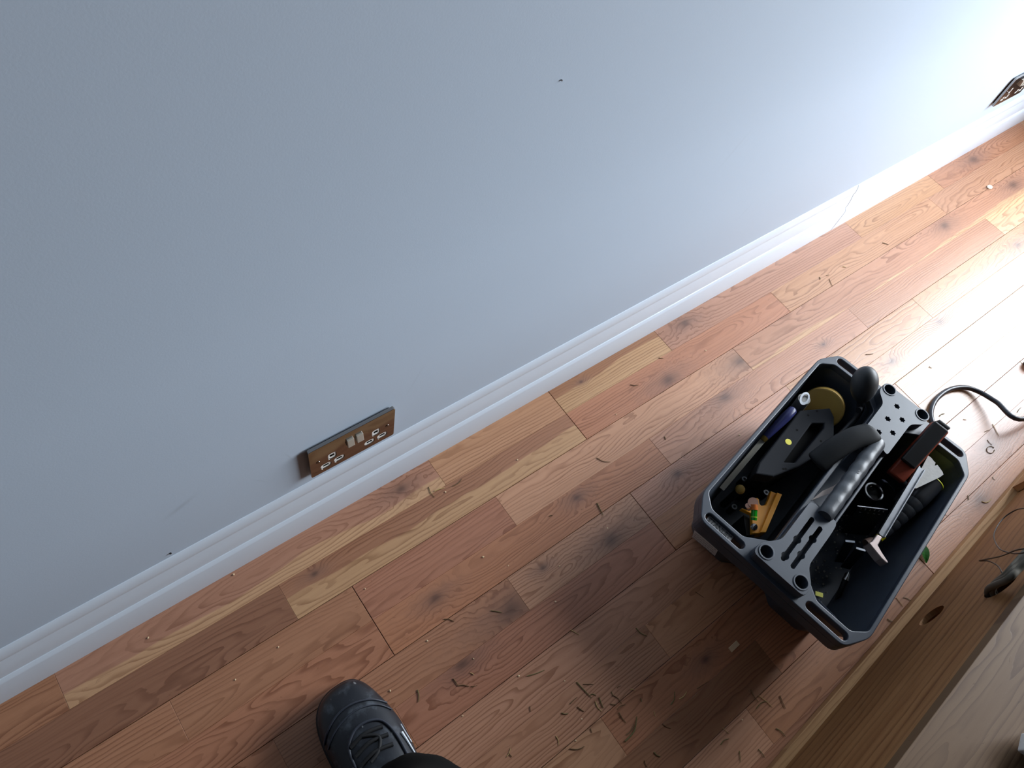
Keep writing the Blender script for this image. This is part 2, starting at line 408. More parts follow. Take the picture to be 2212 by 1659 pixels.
def plank_mesh(L, Wd):
    bm = bmesh.new(); h = .0004
    a, c = L / 2, Wd / 2
    lo = [bm.verts.new(p) for p in ((-a,-c,-.010),(a,-c,-.010),(a,c,-.010),(-a,c,-.010))]
    mi = [bm.verts.new(p) for p in ((-a,-c,-h),(a,-c,-h),(a,c,-h),(-a,c,-h))]
    hi = [bm.verts.new(p) for p in ((-a+h,-c+h,0),(a-h,-c+h,0),(a-h,c-h,0),(-a+h,c-h,0))]
    for A, B in ((lo, mi), (mi, hi)):
        for i in range(4): bm.faces.new((A[i], A[(i+1)%4], B[(i+1)%4], B[i]))
    bm.faces.new(hi); bm.faces.new(lo[::-1])
    me = bpy.data.meshes.new('plank'); bm.to_mesh(me); bm.free(); me.materials.append(M_FLOOR); return me
rp = random.Random(21)
for r in range(NROW):
    if r in ROWS: js, tones = ROWS[r]
    else:
        js = []; xx = PX0 + rp.uniform(.1, .6)
        while xx < PX1 - .1: js.append(xx); xx += rp.uniform(.42, .8)
        tones = [rp.choice((RED, BRN, TAN, ROSE, TAN)) for _ in range(len(js) + 1)]
    xs = [(None, PX0)] + [(q if isinstance(q, tuple) else ('s', q)) for q in js] + [(None, PX1)]
    ytop = -(Y_A + (r - 2) * SW); ybot = ytop - SW
    if r == 0: ytop = -.012
    gt = .0004 if r % 2 == 0 else .00005; gb = .0004 if r % 2 == 1 else .00005
    for i in range(len(xs) - 1):
        xa = xs[i][1] + (.0006 if xs[i][0] == 'b' else .0001); xb = xs[i + 1][1] - (.0006 if xs[i + 1][0] == 'b' else .0001)
        ya, yb = ybot + gb, ytop - gt
        o = bpy.data.objects.new('plank', plank_mesh(xb - xa, yb - ya)); C.objects.link(o); o.parent = floor
        o.location = ((xa + xb) / 2, (ya + yb) / 2, rp.uniform(-.0001, .0001))
        c = tones[i]; j = [rp.uniform(.95, 1.05) for _ in range(2)]
        o.color = rgb((min(255, c[0] * j[0]), min(255, c[1] * j[0] * (.98 + .02 * j[1])), min(255, c[2] * j[0] * j[1])))
        kn = [(kx - o.location.x, ky - o.location.y, ks) for kx, ky, ks in KNOTS if xa < kx < xb and ybot - .0005 < ky <= ytop]
        for nm, v in zip(('knot_a', 'knot_b'), kn): o[nm] = v
        if (r, i) in SAP: o['sap'] = SAP[(r, i)] + (0.0,)

# ================================================================ DOUBLE SOCKETS
def socket(x, z, label):
    """chrome double wall socket, local x along the wall, local y up, local z out of the wall"""
    root = empty('double_socket'); tag(root, label, 'socket', 'chrome sockets above the skirting')
    root.matrix_world = Matrix(((1, 0, 0, x), (0, 0, -1, 0), (0, 1, 0, z), (0, 0, 0, 1)))
    W_, H_ = .147, .087
    gz = .0035
    plate('back_box', [(.006, .006), (W_ - .006, .006), (W_ - .006, H_ - .006), (.006, H_ - .006)], [], .0002, gz, M_BLACKHOLE, root)
    earth = [(.037, .0405), (.1135, .0405)]; live = [(.0255, .0185), (.1020, .0185)]; neut = [(.0485, .0185), (.1250, .0185)]
    holes = []
    def slot(cx, cy, w, h, r): return rounded([(cx - w/2, cy - h/2), (cx + w/2, cy - h/2), (cx + w/2, cy + h/2), (cx - w/2, cy + h/2)], r, 4)
    specs = [(c, .0145, .0180, .005) for c in earth] + [(c, .0185, .0140, .0065) for c in live + neut]
    for (c, w, h, r) in specs: holes.append(slot(c[0], c[1], w, h, r))
    sw = [(.0675, .058), (.0835, .058)]
    for c in sw: holes.append(slot(c[0], c[1], .0125, .0185, .0008))
    plate('face_plate', rounded([(0, 0), (W_, 0), (W_, H_), (0, H_)], .004, 4), holes, gz, .0095, M_CHROME, root, bevel=.0012, seg=3)
    for (c, w, h, r) in specs:
        w2, h2 = w - .0006, h - .0006
        pin = slot(c[0], c[1] - .0005, w2 * .50, h2 * .42, .0008)
        ins = plate('shutter', slot(c[0], c[1], w2, h2, r), [pin], gz, .0086, M_WHITE, root, bevel=.0007)
        plate('pin_slot', pin, [], gz, .0079, M_BLACKHOLE, ins)
    for c in sw:
        bm = bmesh.new(); vs_ = bm_box(bm, (c[0] - .0058, c[1] - .0086, .005), (c[0] + .0058, c[1] + .0086, .0125))
        for v in vs_:
            if v.co.z > .01 and v.co.y < c[1]: v.co.z += .0030
        bm_obj('rocker_switch', bm, M_SATIN, root, bevel=.0008)
    for cx in (.0135, W_ - .0135):
        bm = bmesh.new(); bm_plate(bm, circle(cx, .0425, .0034, 16), [], .0093, .0102)
        sc = bm_obj('screw', bm, M_CHROME, root, bevel=.0004)
        box('screw_slot', (cx - .0028, .0420, .01015), (cx + .0028, .0430, .0103), M_BLACKHOLE, sc)
    return root
socket(.1725, .1745, 'chrome double wall socket with two rocker switches mirroring the brown floorboards')
socket(2.195, .1950, 'chrome double wall socket beyond the joint in the skirting')

# small marks and fixings on the wall
def on_wall(u, v, y=-.0005): return PP(u, v, (0, y, 0), (0, 1, 0))
w = on_wall(1213, 173)
bm = bmesh.new(); bm_tube(bm, [w + Vector((0, .004, 0)), w + Vector((0, -.0010, 0))], [.0006, .0010], 8)
tag(bm_obj('panel_pin', bm, M_STEEL), 'tiny nail head standing proud of the bare grey wall', 'nail')
w = on_wall(368, 1195)
bm = bmesh.new(); bm_tube(bm, [w + Vector((0, .003, 0)), w + Vector((0, -.0012, 0))], [.0010, .0016], 8)
tag(bm_obj('panel_pin', bm, M_BLACK), 'tiny black nail just above the skirting top edge', 'nail')

# ================================================================ TV UNIT (back towards the wall)
UYAW = math.radians(3.0)
unit = empty('media_unit', (1.0, -.744, 0), UYAW)
tag(unit, 'long low oak media unit seen from behind, with round cable holes in its back', 'cabinet')
UH, UD, UX0, UX1 = .385, .42, -.78, 1.05
UA = .40                                                    # where the recessed back meets the flush part
TONE_U, TONE_TOP_SHADED = rgb((150, 108, 68)), rgb((104, 80, 56))  # top tone is darkened to stand in for the shade on it
def upart(name, lo, hi, tone, bevel=.0008, **kw):
    o = box(name, lo, hi, M_UNIT, unit, bevel=bevel); o.color = tone; return o
upart('bottom_board', (UX0, -UD, .004), (UX1, 0, .024), rgb((190, 150, 106)))
tp = upart('top_board', (UX0 - .004, -UD - .004, UH - .022), (UX1 + .004, .002, UH), TONE_TOP_SHADED)
upart('side_panel', (UX0, -UD, .024), (UX0 + .018, -.001, UH - .022), TONE_U)
upart('side_panel', (UX1 - .018, -UD, .024), (UX1, -.001, UH - .022), TONE_U)
upart('divider', (UA - .0005, -UD, .024), (UA + .0175, -.0145, UH - .022), TONE_U)
upart('shelf', (UX0 + .018, -UD + .01, .18), (UA - .0005, -.0245, .198), TONE_U)
upart('flush_back_panel', (UA - .004, -.014, .024), (UX1 - .018, -.0005, UH - .022), rgb((196, 154, 110)))
H1, H2 = (-.055, .098), (-.040, .254)
bm = bmesh.new(); bm_plate(bm, [(UX0 + .018, .0242), (UA - .0045, .0242), (UA - .0045, UH - .0222), (UX0 + .018, UH - .0222)],
                           [circle(H1[0], H1[1], .026, 28), circle(H2[0], H2[1], .031, 28)], .0, .009)
bmesh.ops.rotate(bm, verts=bm.verts, cent=(0, 0, 0), matrix=Matrix.Rotation(math.pi / 2, 3, 'X'))
bmesh.ops.translate(bm, verts=bm.verts, vec=(0, -.0145, 0))
bp_ = bm_obj('back_panel', bm, M_UNITB, unit); bp_.color = TONE_U
def U(x, y, z):                                             # unit place -> world
    c, s = math.cos(UYAW), math.sin(UYAW)
    return Vector((1.0 + x * c - y * s, -.744 + x * s + y * c, z))
# cords out of the upper hole
M_CORD = simple('grey_cable_sheath', (92, 86, 74), 0.75, noise=.1, scale=60)
M_WIRE = simple('thin_black_wire', (28, 24, 22), 0.45)
def at_back(u, v, off): return PP(u, v, U(0, off, 0), (-math.sin(UYAW), math.cos(UYAW), 0))
bundle = empty('cord_bundle'); tag(bundle, 'bundle of grey cords hanging out of the upper cable hole', 'cord bundle')
for i, dz in enumerate(((-.004, .006), (.006, .001), (.001, -.008))):
    hx, hz_ = H2[0] - .012 + dz[0], H2[1] - .014 + dz[1]
    pts_ = [U(hx - .006, -.07, hz_ - .004), U(hx, -.014, hz_), at_back(2176, 1238 + i * 7, .012 + .003 * i), at_back(2202, 1208 + i * 10, .014 + .003 * i), at_back(2240, 1165 + i * 13, .016 + .003 * i), at_back(2290, 1120 + i * 16, .016 + .003 * i)]
    tube('cord', smooth_path(pts_, 6), .0048, M_CORD, bundle, seg=10)
def wire(pts, label, r=.0011):
    o = tube('thin_wire', smooth_path(pts, 8), r, M_WIRE, seg=8); return tag(o, label, 'wire')
wire([at_back(2225, 1098, .012), at_back(2196, 1101, .012), at_back(2165, 1122, .013), at_back(2147, 1155, .014), at_back(2158, 1184, .015), at_back(2182, 1194, .016), at_back(2204, 1195, .034), at_back(2230, 1190, .036)],
     'thin black wire looping widely over the back of the oak unit')
wire([at_back(2230, 1184, .044), at_back(2196, 1188, .040), at_back(2160, 1202, .020), at_back(2116, 1211, .010), at_back(2135, 1212, .010), at_back(2155, 1222, .012), at_back(2164, 1236, .013), at_back(2168, 1246, .008)],
     'thin black wire kinked to a sharp point beside the upper cable hole')
# dark object lying on the top at the corner of the view
tl = P(2196, 1642, UH)
lp = empty('power_adaptor', (tl.x + .03, tl.y - .03, UH)); tag(lp, 'black plastic power adaptor with a pale plug on the unit top', 'adaptor')
lp.rotation_euler = (0, 0, math.radians(20))
box('case', (-.03, -.04, 0), (.03, .03, .032), M_BLACK, lp, bevel=.006, seg=3)
box('plug', (-.012, .0302, .008), (.012, .046, .024), M_WHITE, lp, bevel=.002)

# ================================================================ TOOLBOX
BX, BY, BYAW = .9315, -.5005, math.radians(10.3)
tb = empty('tool_tote', (BX, BY, 0), BYAW)
tag(tb, 'open charcoal plastic tool tote with central carry handle, full of tools', 'toolbox')
ZR, ZP = .18, .20
TOPP = [(-.2245,.06),(-.2245,.145),(-.204,.1640),(.204,.1640),(.2245,.145),(.2245,.06),(.205,.04),(.205,-.04),(.2245,-.06),(.2245,-.145),(.204,-.1640),(-.204,-.1640),(-.2245,-.145),(-.2245,-.06),(-.205,-.04),(-.205,.04)]
BOTP = [(-.180,.055),(-.180,.118),(-.160,.140),(.160,.140),(.180,.118),(.180,.055),(.164,.038),(.164,-.038),(.180,-.055),(.180,-.118),(.160,-.140),(-.160,-.140),(-.180,-.118),(-.180,-.055),(-.164,-.038),(-.164,.038)]
def shrink(pl_, d):
    out = []
    for x, y in pl_: out.append((x - math.copysign(d, x), y - math.copysign(d, y) * (1 if abs(y) > .045 else (1 if abs(y) > .1 else -1))))
    return out
bm = bmesh.new()
rings = []
for pts, z in ((BOTP, 0.0), (TOPP, ZR - .014), (shrink(TOPP, .003), ZR - .014), (shrink(BOTP, .003), .005)):
    rings.append([bm.verts.new((x, y, z)) for x, y in rounded(pts, .008, 3)])
for a, b_ in zip(rings[:-1], rings[1:]):
    for i in range(len(a)):
        j = (i + 1) % len(a); bm.faces.new((a[i], a[j], b_[j], b_[i]))
bm.faces.new(rings[0][::-1]); bm.faces.new(rings[-1])
auto_smooth(bm_obj('tub', bm, M_BOX, tb), 50)
# rim flange with hand slots, bin openings and the gap under the handle
binL = rounded([(-.219,.138),(-.198,.160),(.198,.160),(.219,.138),(.219,.074),(.186,.0305),(-.186,.0305),(-.219,.074)], .006, 3)
binR = [(x, -y) for x, y in binL]
slots = [stadium(sx * .2345 - .0075, sx * .2345 + .0075, a, b_) for sx in (-1, 1) for a, b_ in ((.062, .140), (-.140, -.062))]
outer = rounded([(-.250,.141),(-.206,.1675),(.206,.1675),(.250,.141),(.250,-.141),(.206,-.1675),(-.206,-.1675),(-.250,-.141)], .012, 4)
gap = rounded([(-.070,.022),(.088,.022),(.088,-.022),(-.070,-.022)], .006, 3)
plate('rim', outer, [binL, binR, gap] + slots, ZR - .015, ZR, M_BOX, tb, bevel=.0016)
# skirt below the rim
bm = bmesh.new()
o2 = rounded([(-.250,.141),(-.206,.1675),(.206,.1675),(.250,.141),(.250,-.141),(.206,-.1675),(-.206,-.1675),(-.250,-.141)], .012, 4)
o3 = [(x * .986, y * .980) for x, y in o2]
bm_plate(bm, o2, [o3], ZR - .036, ZR - .0145)
bm_obj('rim_skirt', bm, M_BOX, tb)
# raised bracket pads
def keyslot(x0, x1, y, r, lobes, rl):
    pts = []; n = 60
    def hw(x):
        h = r
        if x - x0 < r: h = math.sqrt(max(0, r * r - (r - (x - x0)) ** 2))
        if x1 - x < r: h = math.sqrt(max(0, r * r - (r - (x1 - x)) ** 2))
        for l in lobes:
            if abs(x - l) < rl: h = max(h, math.sqrt(rl * rl - (x - l) ** 2))
        return max(h, .0004)
    xs = [x0 + (x1 - x0) * i / n for i in range(n + 1)]
    return [(x, y + hw(x)) for x in xs] + [(x, y - hw(x)) for x in xs[::-1]]
def star(cx, cy, r, n=6):
    return [(cx + r * (1 + .16 * math.cos(n * a)) * math.cos(a), cy + r * (1 + .16 * math.cos(n * a)) * math.sin(a)) for a in [2 * math.pi * i / 36 for i in range(36)]]
near = rounded([(-.242,.050),(-.218,.050),(-.188,.027),(-.088,.027),(-.088,-.027),(-.112,-.029),(-.192,-.029),(-.218,-.050),(-.242,-.050)], .010, 4)
plate('bracket_plate', near, [circle(-.225, .034, .0105, 24), circle(-.225, -.034, .0105, 24), keyslot(-.218, -.113, .008, .0040, (-.207, -.168), .0066), keyslot(-.217, -.117, -.0105, .0040, (-.186, -.147), .0066)],
      ZR - .002, ZP, M_BOX, tb, bevel=.0014)
far = rounded([(.244,.048),(.216,.048),(.196,.028),(.098,.028),(.108,.010),(.108,-.012),(.098,-.029),(.196,-.031),(.216,-.050),(.244,-.050)], .009, 4)
plate('bracket_plate', far, [circle(.234, .034, .0105, 24), circle(.234, -.038, .0105, 24)] + [star(x, y, .0052) for x, y in ((.211,.006),(.171,.006),(.192,-.015),(.131,.005),(.151,-.015))],
      ZR - .002, ZP, M_BOX, tb, bevel=.0014)
for pts in (((-.225, .034), (-.225, -.034)), ((.234, .034), (.234, -.038))):
    for cx, cy in pts:
        bm = bmesh.new(); bm_plate(bm, circle(cx, cy, .0135, 24), [circle(cx, cy, .0108, 24)], ZP - .0005, ZP + .0012)
        bm_obj('hole_collar', bm, M_BOX, tb, bevel=.0004)
# dividing spine: pillars at both ends and a low wall below the handle
def spine(name, prof, w):
    bm = bmesh.new(); bm_plate(bm, prof, [], -w, w)
    bmesh.ops.rotate(bm, verts=bm.verts, cent=(0, 0, 0), matrix=Matrix.Rotation(math.pi / 2, 3, 'X'))
    return bm_obj(name, bm, M_BOX, tb, bevel=.003)
spine('divider_wall', [(-.160,.0055),(.160,.0055),(.198,ZR-.0155),(.110,ZR-.0155),(.075,.125),(-.060,.125),(-.092,ZR-.0155),(-.198,ZR-.0155)], .016)
# handle
hp, hr = [], []
for i in range(33):
    t = i / 32; x = -.098 + .206 * t
    hp.append((x, -.004, .2025)); hr.append(.0140 + .0007 * math.sin(t * 44) * (1 if .15 < t < .85 else 0) - (.002 if i in (0, 32) else 0))
gr = tube('handle', hp, hr, simple('worn_handle_plastic', (60, 63, 68), 0.40, noise=.12, scale=120, bump=.2), tb, seg=20, sharp=60)
box('handle_strip', (-.088, -.0285, ZR - .001), (.100, -.0235, ZR + .008), M_BOX, tb, bevel=.002)
em = link('emblem', text_mesh('emblem', 'S', .009, .0004), simple('embossed_mark', (120, 122, 126), .3), gr)
em.location = (.012, -.004, .2170); em.rotation_euler = (0, 0, -math.pi / 2)
# brand plate under the near hand slot, lettering
M_BADGE = simple('grey_badge', (96, 94, 94), .5)
bd = plate('badge_plate', [(-.2408, .1345), (-.2282, .1345), (-.2282, .084), (-.2408, .084)], [], ZR - .014, ZR - .006, M_BADGE, tb)
tx = link('badge_lettering', text_mesh('badge', 'STANLEY', .0112, .0003, True), M_BLACK, bd)
tx.location = (-.2345, .1095, ZR - .0057); tx.rotation_euler = (0, 0, -math.pi / 2)
# paper sticker on the near end wall
def hitbox(u, v, x0, z0, x1, z1):
    """pixel -> the sloping near wall through (x0,z0) and (x1,z1), local"""
    c, s_ = math.cos(BYAW), math.sin(BYAW)
    p0 = Vector((BX + x0 * c, BY + x0 * s_, z0)); t = Vector(((x1 - x0) * c, (x1 - x0) * s_, z1 - z0)); w_ = Vector((-s_, c, 0))
    q = PP(u, v, p0, t.cross(w_)) - Vector((BX, BY, 0))
    return Vector((q.x * c + q.y * s_, -q.x * s_ + q.y * c, q.z))
M_PAPER = simple('paper_label', (206, 200, 194), .6)
cs = [hitbox(u, v, -.182, 0, -.224, ZR - .014) for u, v in ((1503, 1146), (1554, 1188), (1543, 1199), (1494, 1157))]
ctr = sum(cs, Vector()) / 4; ex = (cs[1] - cs[0]).normalized(); ez = (cs[0] - cs[3]).normalized(); nn = ex.cross(ez).normalized()
if nn.x > 0: nn = -nn
Ls, Hs = (cs[1] - cs[0]).length, (cs[0] - cs[3]).length
Rm = Matrix((ex, nn.cross(ex), nn)).transposed().to_4x4(); Rm.translation = ctr + nn * .0010
bm = bmesh.new(); bm_box(bm, (-Ls / 2, -Hs / 2, 0), (Ls / 2, Hs / 2, .0004))
st = bm_obj('sticker', bm, M_PAPER, tb); st.matrix_local = Rm
bm = bmesh.new()
for r_ in range(4):
    xx = -Ls / 2 + .003
    while xx < Ls / 2 - .006:
        l = random.uniform(.003, .009); bm_box(bm, (xx, -Hs / 2 + .002 + r_ * (Hs - .002) / 4, .0004), (min(xx + l, Ls / 2 - .002), -Hs / 2 + .002 + r_ * (Hs - .002) / 4 + .0012, .0006)); xx += l + .0015
tag(bm_obj('small_print', bm, simple('faded_print', (92, 88, 88), .7), st), kind='stuff')

# ================================================================ WHAT LIES IN THE TOOLBOX
_c, _s = math.cos(BYAW), math.sin(BYAW)
def B(x, y, z): return Vector((BX + x * _c - y * _s, BY + x * _s + y * _c, z))      # box place -> world
ROOT_M = Matrix.Translation((BX, BY, 0)) @ Matrix.Rotation(BYAW, 4, 'Z')
def in_box(name, label, cat, group=None):
    o = empty(name); o.matrix_world = ROOT_M; tag(o, label, cat, group); return o
def loc_(u, v, z):
    q = P(u, v, z) - Vector((BX, BY, 0)); return Vector((q.x * _c + q.y * _s, -q.x * _s + q.y * _c, z))

# hand pump with bulb, hose and flat inflatable pad
pump = in_box('inflatable_shim', 'black rubber bulb pump with hose and flat inflatable pad', 'pump')
n = 16; bp0, bp1 = Vector((.186, .058, .176)), Vector((.206, .094, .238))
tube('bulb', [bp0.lerp(bp1, .5 - .5 * math.cos(math.pi * i / n)) for i in range(n + 1)], [max(.003, .0262 * math.sin(math.pi * i / n) * (.86 + .14 * i / n)) for i in range(n + 1)], simple('grey_black_rubber', (44, 46, 48), .5, noise=.12, scale=50), pump, seg=20)
va = tube('valve', [(.188, .061, .180), (.183, .052, .170), (.179, .047, .163)], [.0075, .0075, .006], M_GREYPL, pump, seg=14)
tube('valve_screw', [(.180, .050, .172), (.166, .052, .176)], [.0035, .006], M_GREYPL, va, seg=10)
tube('hose', smooth_path([(.179, .047, .163), (.172, .043, .148), (.156, .043, .132), (.128, .044, .122)], 6), .0055, simple('hose_rubber', (48, 48, 50), .35), pump, seg=12)
tube('hose_ferrule', [(.136, .0438, .1245), (.133, .0439, .1235), (.130, .044, .1226), (.127, .044, .1218)], [.0075, .0068, .0075, .0070], M_RUBBER, pump, seg=14)
tube('pad', smooth_path([(.112, .016, .2145), (.100, .019, .2130), (.075, .034, .206), (.04, .046, .192), (.012, .052, .178), (.002, .054, .172)], 5),
     [.006, .0165, .019, .020, .0205, .0205, .0205, .0205, .0205, .0205, .0205, .0205, .0205, .0205, .0205, .0205, .0205, .0205, .0205, .0205, .0205, .0205, .0205, .019, .016, .008][:26], M_RUBBER, pump, seg=20, flat=.42)

# grey plastic tool body with a black slot
gt_ = in_box('cordless_tool', 'dark grey plastic power tool with a black slot and a yellow dot', 'power tool')
TZ = .150
tp_ = [loc_(u, v, TZ).xy for u, v in ((1728, 886), (1793, 881), (1802, 900), (1802, 941), (1780, 974), (1726, 1008), (1671, 1029), (1632, 1023), (1640, 1000))]
tp_ = [tuple(q) for q in tp_]
sl = [tuple(loc_(u, v, TZ).xy) for u, v in ((1754, 914), (1780, 914), (1779, 925), (1718, 999), (1694, 998))]
plate('shell', tp_, [sl], TZ - .030, TZ, M_GREYPL, gt_, bevel=.0025)
cx_ = sum(q[0] for q in tp_) / len(tp_); cy_ = sum(q[1] for q in tp_) / len(tp_)
plate('slot_floor', [(cx_ + (x - cx_) * 1.02, cy_ + (y - cy_) * 1.02) for x, y in sl], [], TZ - .029, TZ - .018, M_BLACKHOLE, gt_)
plate('lower_body', [(cx_ + (x - cx_) * .82, cy_ + (y - cy_) * .72) for x, y in tp_], [], .006, TZ - .0305, simple('black_tool_body', (24, 25, 28), .5), gt_, bevel=.003)
q = loc_(1703, 954.5, TZ); plate('yellow_dot', circle(q.x, q.y, .0062, 20), [], TZ - .0002, TZ + .0004, simple('yellow_dot_print', (226, 214, 40), .4), gt_)
for u, v in ((1765, 888), (1746, 897), (1722, 929), (1773.5, 953), (1692, 1013), (1697, 1013)):
    q = loc_(u, v, TZ); plate('screw_hole', circle(q.x, q.y, .0022, 10), [], TZ - .0002, TZ + .0002, M_BLACKHOLE, gt_)  # flat black discs stand in for the shade in the holes

# blue-handled flat tool along the wall of the left bin
ch = in_box('chisel', 'long flat pale bladed tool with a dark blue handle and brass ferrule', 'chisel')
a, b_, c_ = [loc_(*q) + Vector((0, .007, 0)) for q in ((1722, 888, .166), (1659, 951, .136), (1568, 1059, .085))]
tube('handle', [a, a.lerp(b_, .04), a.lerp(b_, .3), a.lerp(b_, .7), a.lerp(b_, .97), b_], [.005, .0085, .0095, .0078, .0068, .0062], simple('navy_plastic', (40, 44, 92), .35), ch, seg=16)
tube('ferrule', [b_.lerp(a, .05), b_, b_.lerp(c_, .06)], [.0064, .0066, .0056], simple('aged_brass', (136, 112, 52), .35, .8), ch, seg=16)
bm = bmesh.new(); bm_box(bm, (0, -.0050, -.0012), ((c_ - b_).length, .0050, .0012)); bm.transform(frame(b_.lerp(c_, .03), c_))
bm_obj('blade', bm, simple('pale_ivory_blade', (212, 206, 188), .4), ch, bevel=.0004)

# ochre disc leaning on the far wall
tr_ = in_box('round_tub', 'round ochre yellow disc leaning in the corner beside the bulb pump', 'tub')
bm = bmesh.new(); bm_plate(bm, circle(0, 0, .041, 40), [], 0, .018)
bm.transform(Matrix.Translation((.176, .100, .115)) @ Matrix.Rotation(math.radians(-58), 4, 'Y'))
bm_obj('disc', bm, simple('ochre_wax', (186, 150, 76), .5, noise=.08, scale=40), tr_, bevel=.003)
bm = bmesh.new(); bm_plate(bm, [(.146,.074),(.172,.074),(.172,.124),(.146,.124)], [], .006, .078); bm_obj('holder', bm, M_BLACK, tr_, bevel=.002)

# white plastic tube with a torn mouth
wt = in_box('plastic_sleeve', 'small translucent white plastic sleeve with a flared torn mouth', 'sleeve')
a = loc_(1735, 853, .160) - Vector((0, .006, 0)); b_ = Vector((a.x + .006, a.y - .006, .085))
tube('sleeve_body', [b_, b_.lerp(a, .9)], [.012, .012], simple('milky_plastic', (190, 186, 178), .4), wt, seg=16)
bm = bmesh.new(); bm_plate(bm, circle(0, 0, .0165, 20, .010), [circle(.001, 0, .011, 20, .006)], 0, .0012)
bm.transform(Matrix.Translation(a + Vector((-.002, 0, -.004))) @ Matrix.Rotation(math.radians(24), 4, 'X'))
bm_obj('mouth', bm, simple('white_film', (222, 226, 232), .3), wt)

# wooden knob of an upright handle
kb = in_box('file_handle', 'round ochre wooden handle end standing among the dark tools', 'handle')
q = loc_(1600, 1056, .085)
tube('grip', [(q.x, q.y, .006), (q.x, q.y, .070), (q.x, q.y, .074)], [.0068, .0068, .0055], M_BLACK, kb, seg=18)
tube('knob', [(q.x, q.y, .0741 + .0085 * (1 - math.cos(math.pi * i / 10))) for i in range(11)], [max(.0012, .0092 * math.sin(math.pi * i / 10)) for i in range(11)], simple('ochre_wood', (196, 158, 76), .5, noise=.1, scale=60), kb, seg=18)

# yellow combination square
sq = in_box('combination_square', 'orange yellow combination square head with a green spirit vial', 'square')
M_YEL = simple('orange_yellow_enamel', (226, 150, 30), .35, noise=.06, scale=60)
M_COP = simple('copper_knob', (196, 150, 128), .35, .6)
QZ = .100
def L2(u, v, z=QZ): return tuple(loc_(u, v, z).xy)
head = [L2(1624, 1110), L2(1601, 1099), L2(1604, 1097), L2(1618, 1103), L2(1623, 1101), L2(1632, 1076), L2(1637, 1075), L2(1640, 1079), L2(1641, 1088), L2(1645, 1092), L2(1654, 1090), L2(1660, 1078), L2(1665, 1060), L2(1687, 1070), L2(1652, 1152), L2(1625, 1152)]
plate('head', head, [], QZ - .010, QZ, M_YEL, sq, bevel=.0014)
rib = [L2(1676, 1066), L2(1687, 1070), L2(1652, 1152), L2(1640, 1152)]
plate('fence', rib, [], QZ - .022, QZ + .005, M_YEL, sq, bevel=.001)
bm = bmesh.new(); p0, p1 = loc_(1650, 1140, .088), loc_(1640, 1100, .088)
plate('rule', [L2(1612, 1108), L2(1626, 1116), L2(1630, 1152), L2(1618, 1152)], [], .006, QZ - .0105, M_BLACK, sq)
v0, v1, v2, v3 = loc_(1628.5, 1124, .109), loc_(1628.8, 1117, .111), loc_(1629.5, 1102, .115), loc_(1629, 1090, .118)
vl = tube('vial_holder', [v2, v3], [.0064, .0064], simple('amber_plastic', (222, 120, 50), .3), sq, seg=16)
tube('vial', [v0, v1, v2], [.0052, .0054, .0054], simple('green_vial', (30, 150, 30), .15, coat=.5), vl, seg=16)
tube('vial_ring', [v1.lerp(v2, -.1), v1.lerp(v2, .08)], [.0060, .0060], simple('lime_ring', (170, 210, 60), .3), vl, seg=16)
tube('lock_knob', [loc_(1627, 1088, .112), loc_(1626.5, 1085, .1205)], [.0090, .0090], M_COP, sq, seg=22)
tube('small_knob', [loc_(1616, 1097, .102), loc_(1616, 1092, .113)], [.0035, .0050], M_COP, sq, seg=18)
tube('clamp_screw', [loc_(1629, 1138, QZ), loc_(1629, 1138, QZ + .006), loc_(1629, 1138, QZ + .008)], [.0065, .0060, .0025], M_CHROME, sq, seg=16)

# small socket bits on the floor of the left bin
for i, (u, v) in enumerate(((1586, 1095), (1608, 1035), (1655, 1064))):
    q = loc_(u, v, .03); o = in_box('steel_socket', ('small steel socket lying in front of the combination square', 'small steel socket behind the ochre handle end', 'small steel socket beside the yellow fence')[i], 'socket bit')
    tube('barrel', [(q.x, q.y, .006), (q.x, q.y, .03)], [.0062, .0062], M_BLACK, o, seg=14)
    bm = bmesh.new(); bm_plate(bm, circle(q.x, q.y, .0055, 14), [circle(q.x, q.y, .0030, 6)], .0301, .0315); bm_obj('rim', bm, M_STEEL, o)

# thin pale sliver added on the rim between the pad and the handle
sliver = [tuple(P(u, v, ZR).xy) for u, v in ((1752, 1081), (1776, 1061), (1800, 1050), (1818, 1038), (1813, 1046), (1790, 1067))]
bm = bmesh.new(); bm_plate(bm, sliver, [], ZR + .0003, ZR + .0013)
tag(bm_obj('pale_sliver', bm, simple('pale_sliver_tone', (176, 160, 150), .7)), 'thin curved pale sliver on the tote beside the handle', 'sliver')

# ---- right bin
rd = in_box('red_tool', 'red and black block shaped hand tool propped over the far rim', 'tool')
a, b_ = Vector((.230, -.074, .2085)), Vector((.118, -.074, .148))
F = frame(a, b_); L = (b_ - a).length
def fbox(name, lo, hi, mat, parent, fr, bevel=.002):
    bm = bmesh.new(); bm_box(bm, lo, hi); bm.transform(fr); return bm_obj(name, bm, mat, parent, bevel=bevel)
M_RED = simple('faded_red_enamel', (150, 62, 38), .45, noise=.15, scale=50)
fbox('red_body', (0, -.016, -.016), (L, .016, .006), M_RED, rd, F, .003)
fbox('black_cover', (.002, -.017, .0062), (L - .03, .012, .016), M_BLACK, rd, F, .003)
fbox('end_cap', (-.006, -.012, -.012), (-.0002, .012, .012), simple('grey_rubber_cap', (92, 92, 90), .6), rd, F, .002)
tube('rivet', [F @ Vector((L - .02, .0162, -.004)), F @ Vector((L - .02, .0180, -.004))], [.004, .003], simple('brass_rivet', (180, 130, 90), .3, .9), rd, seg=12)

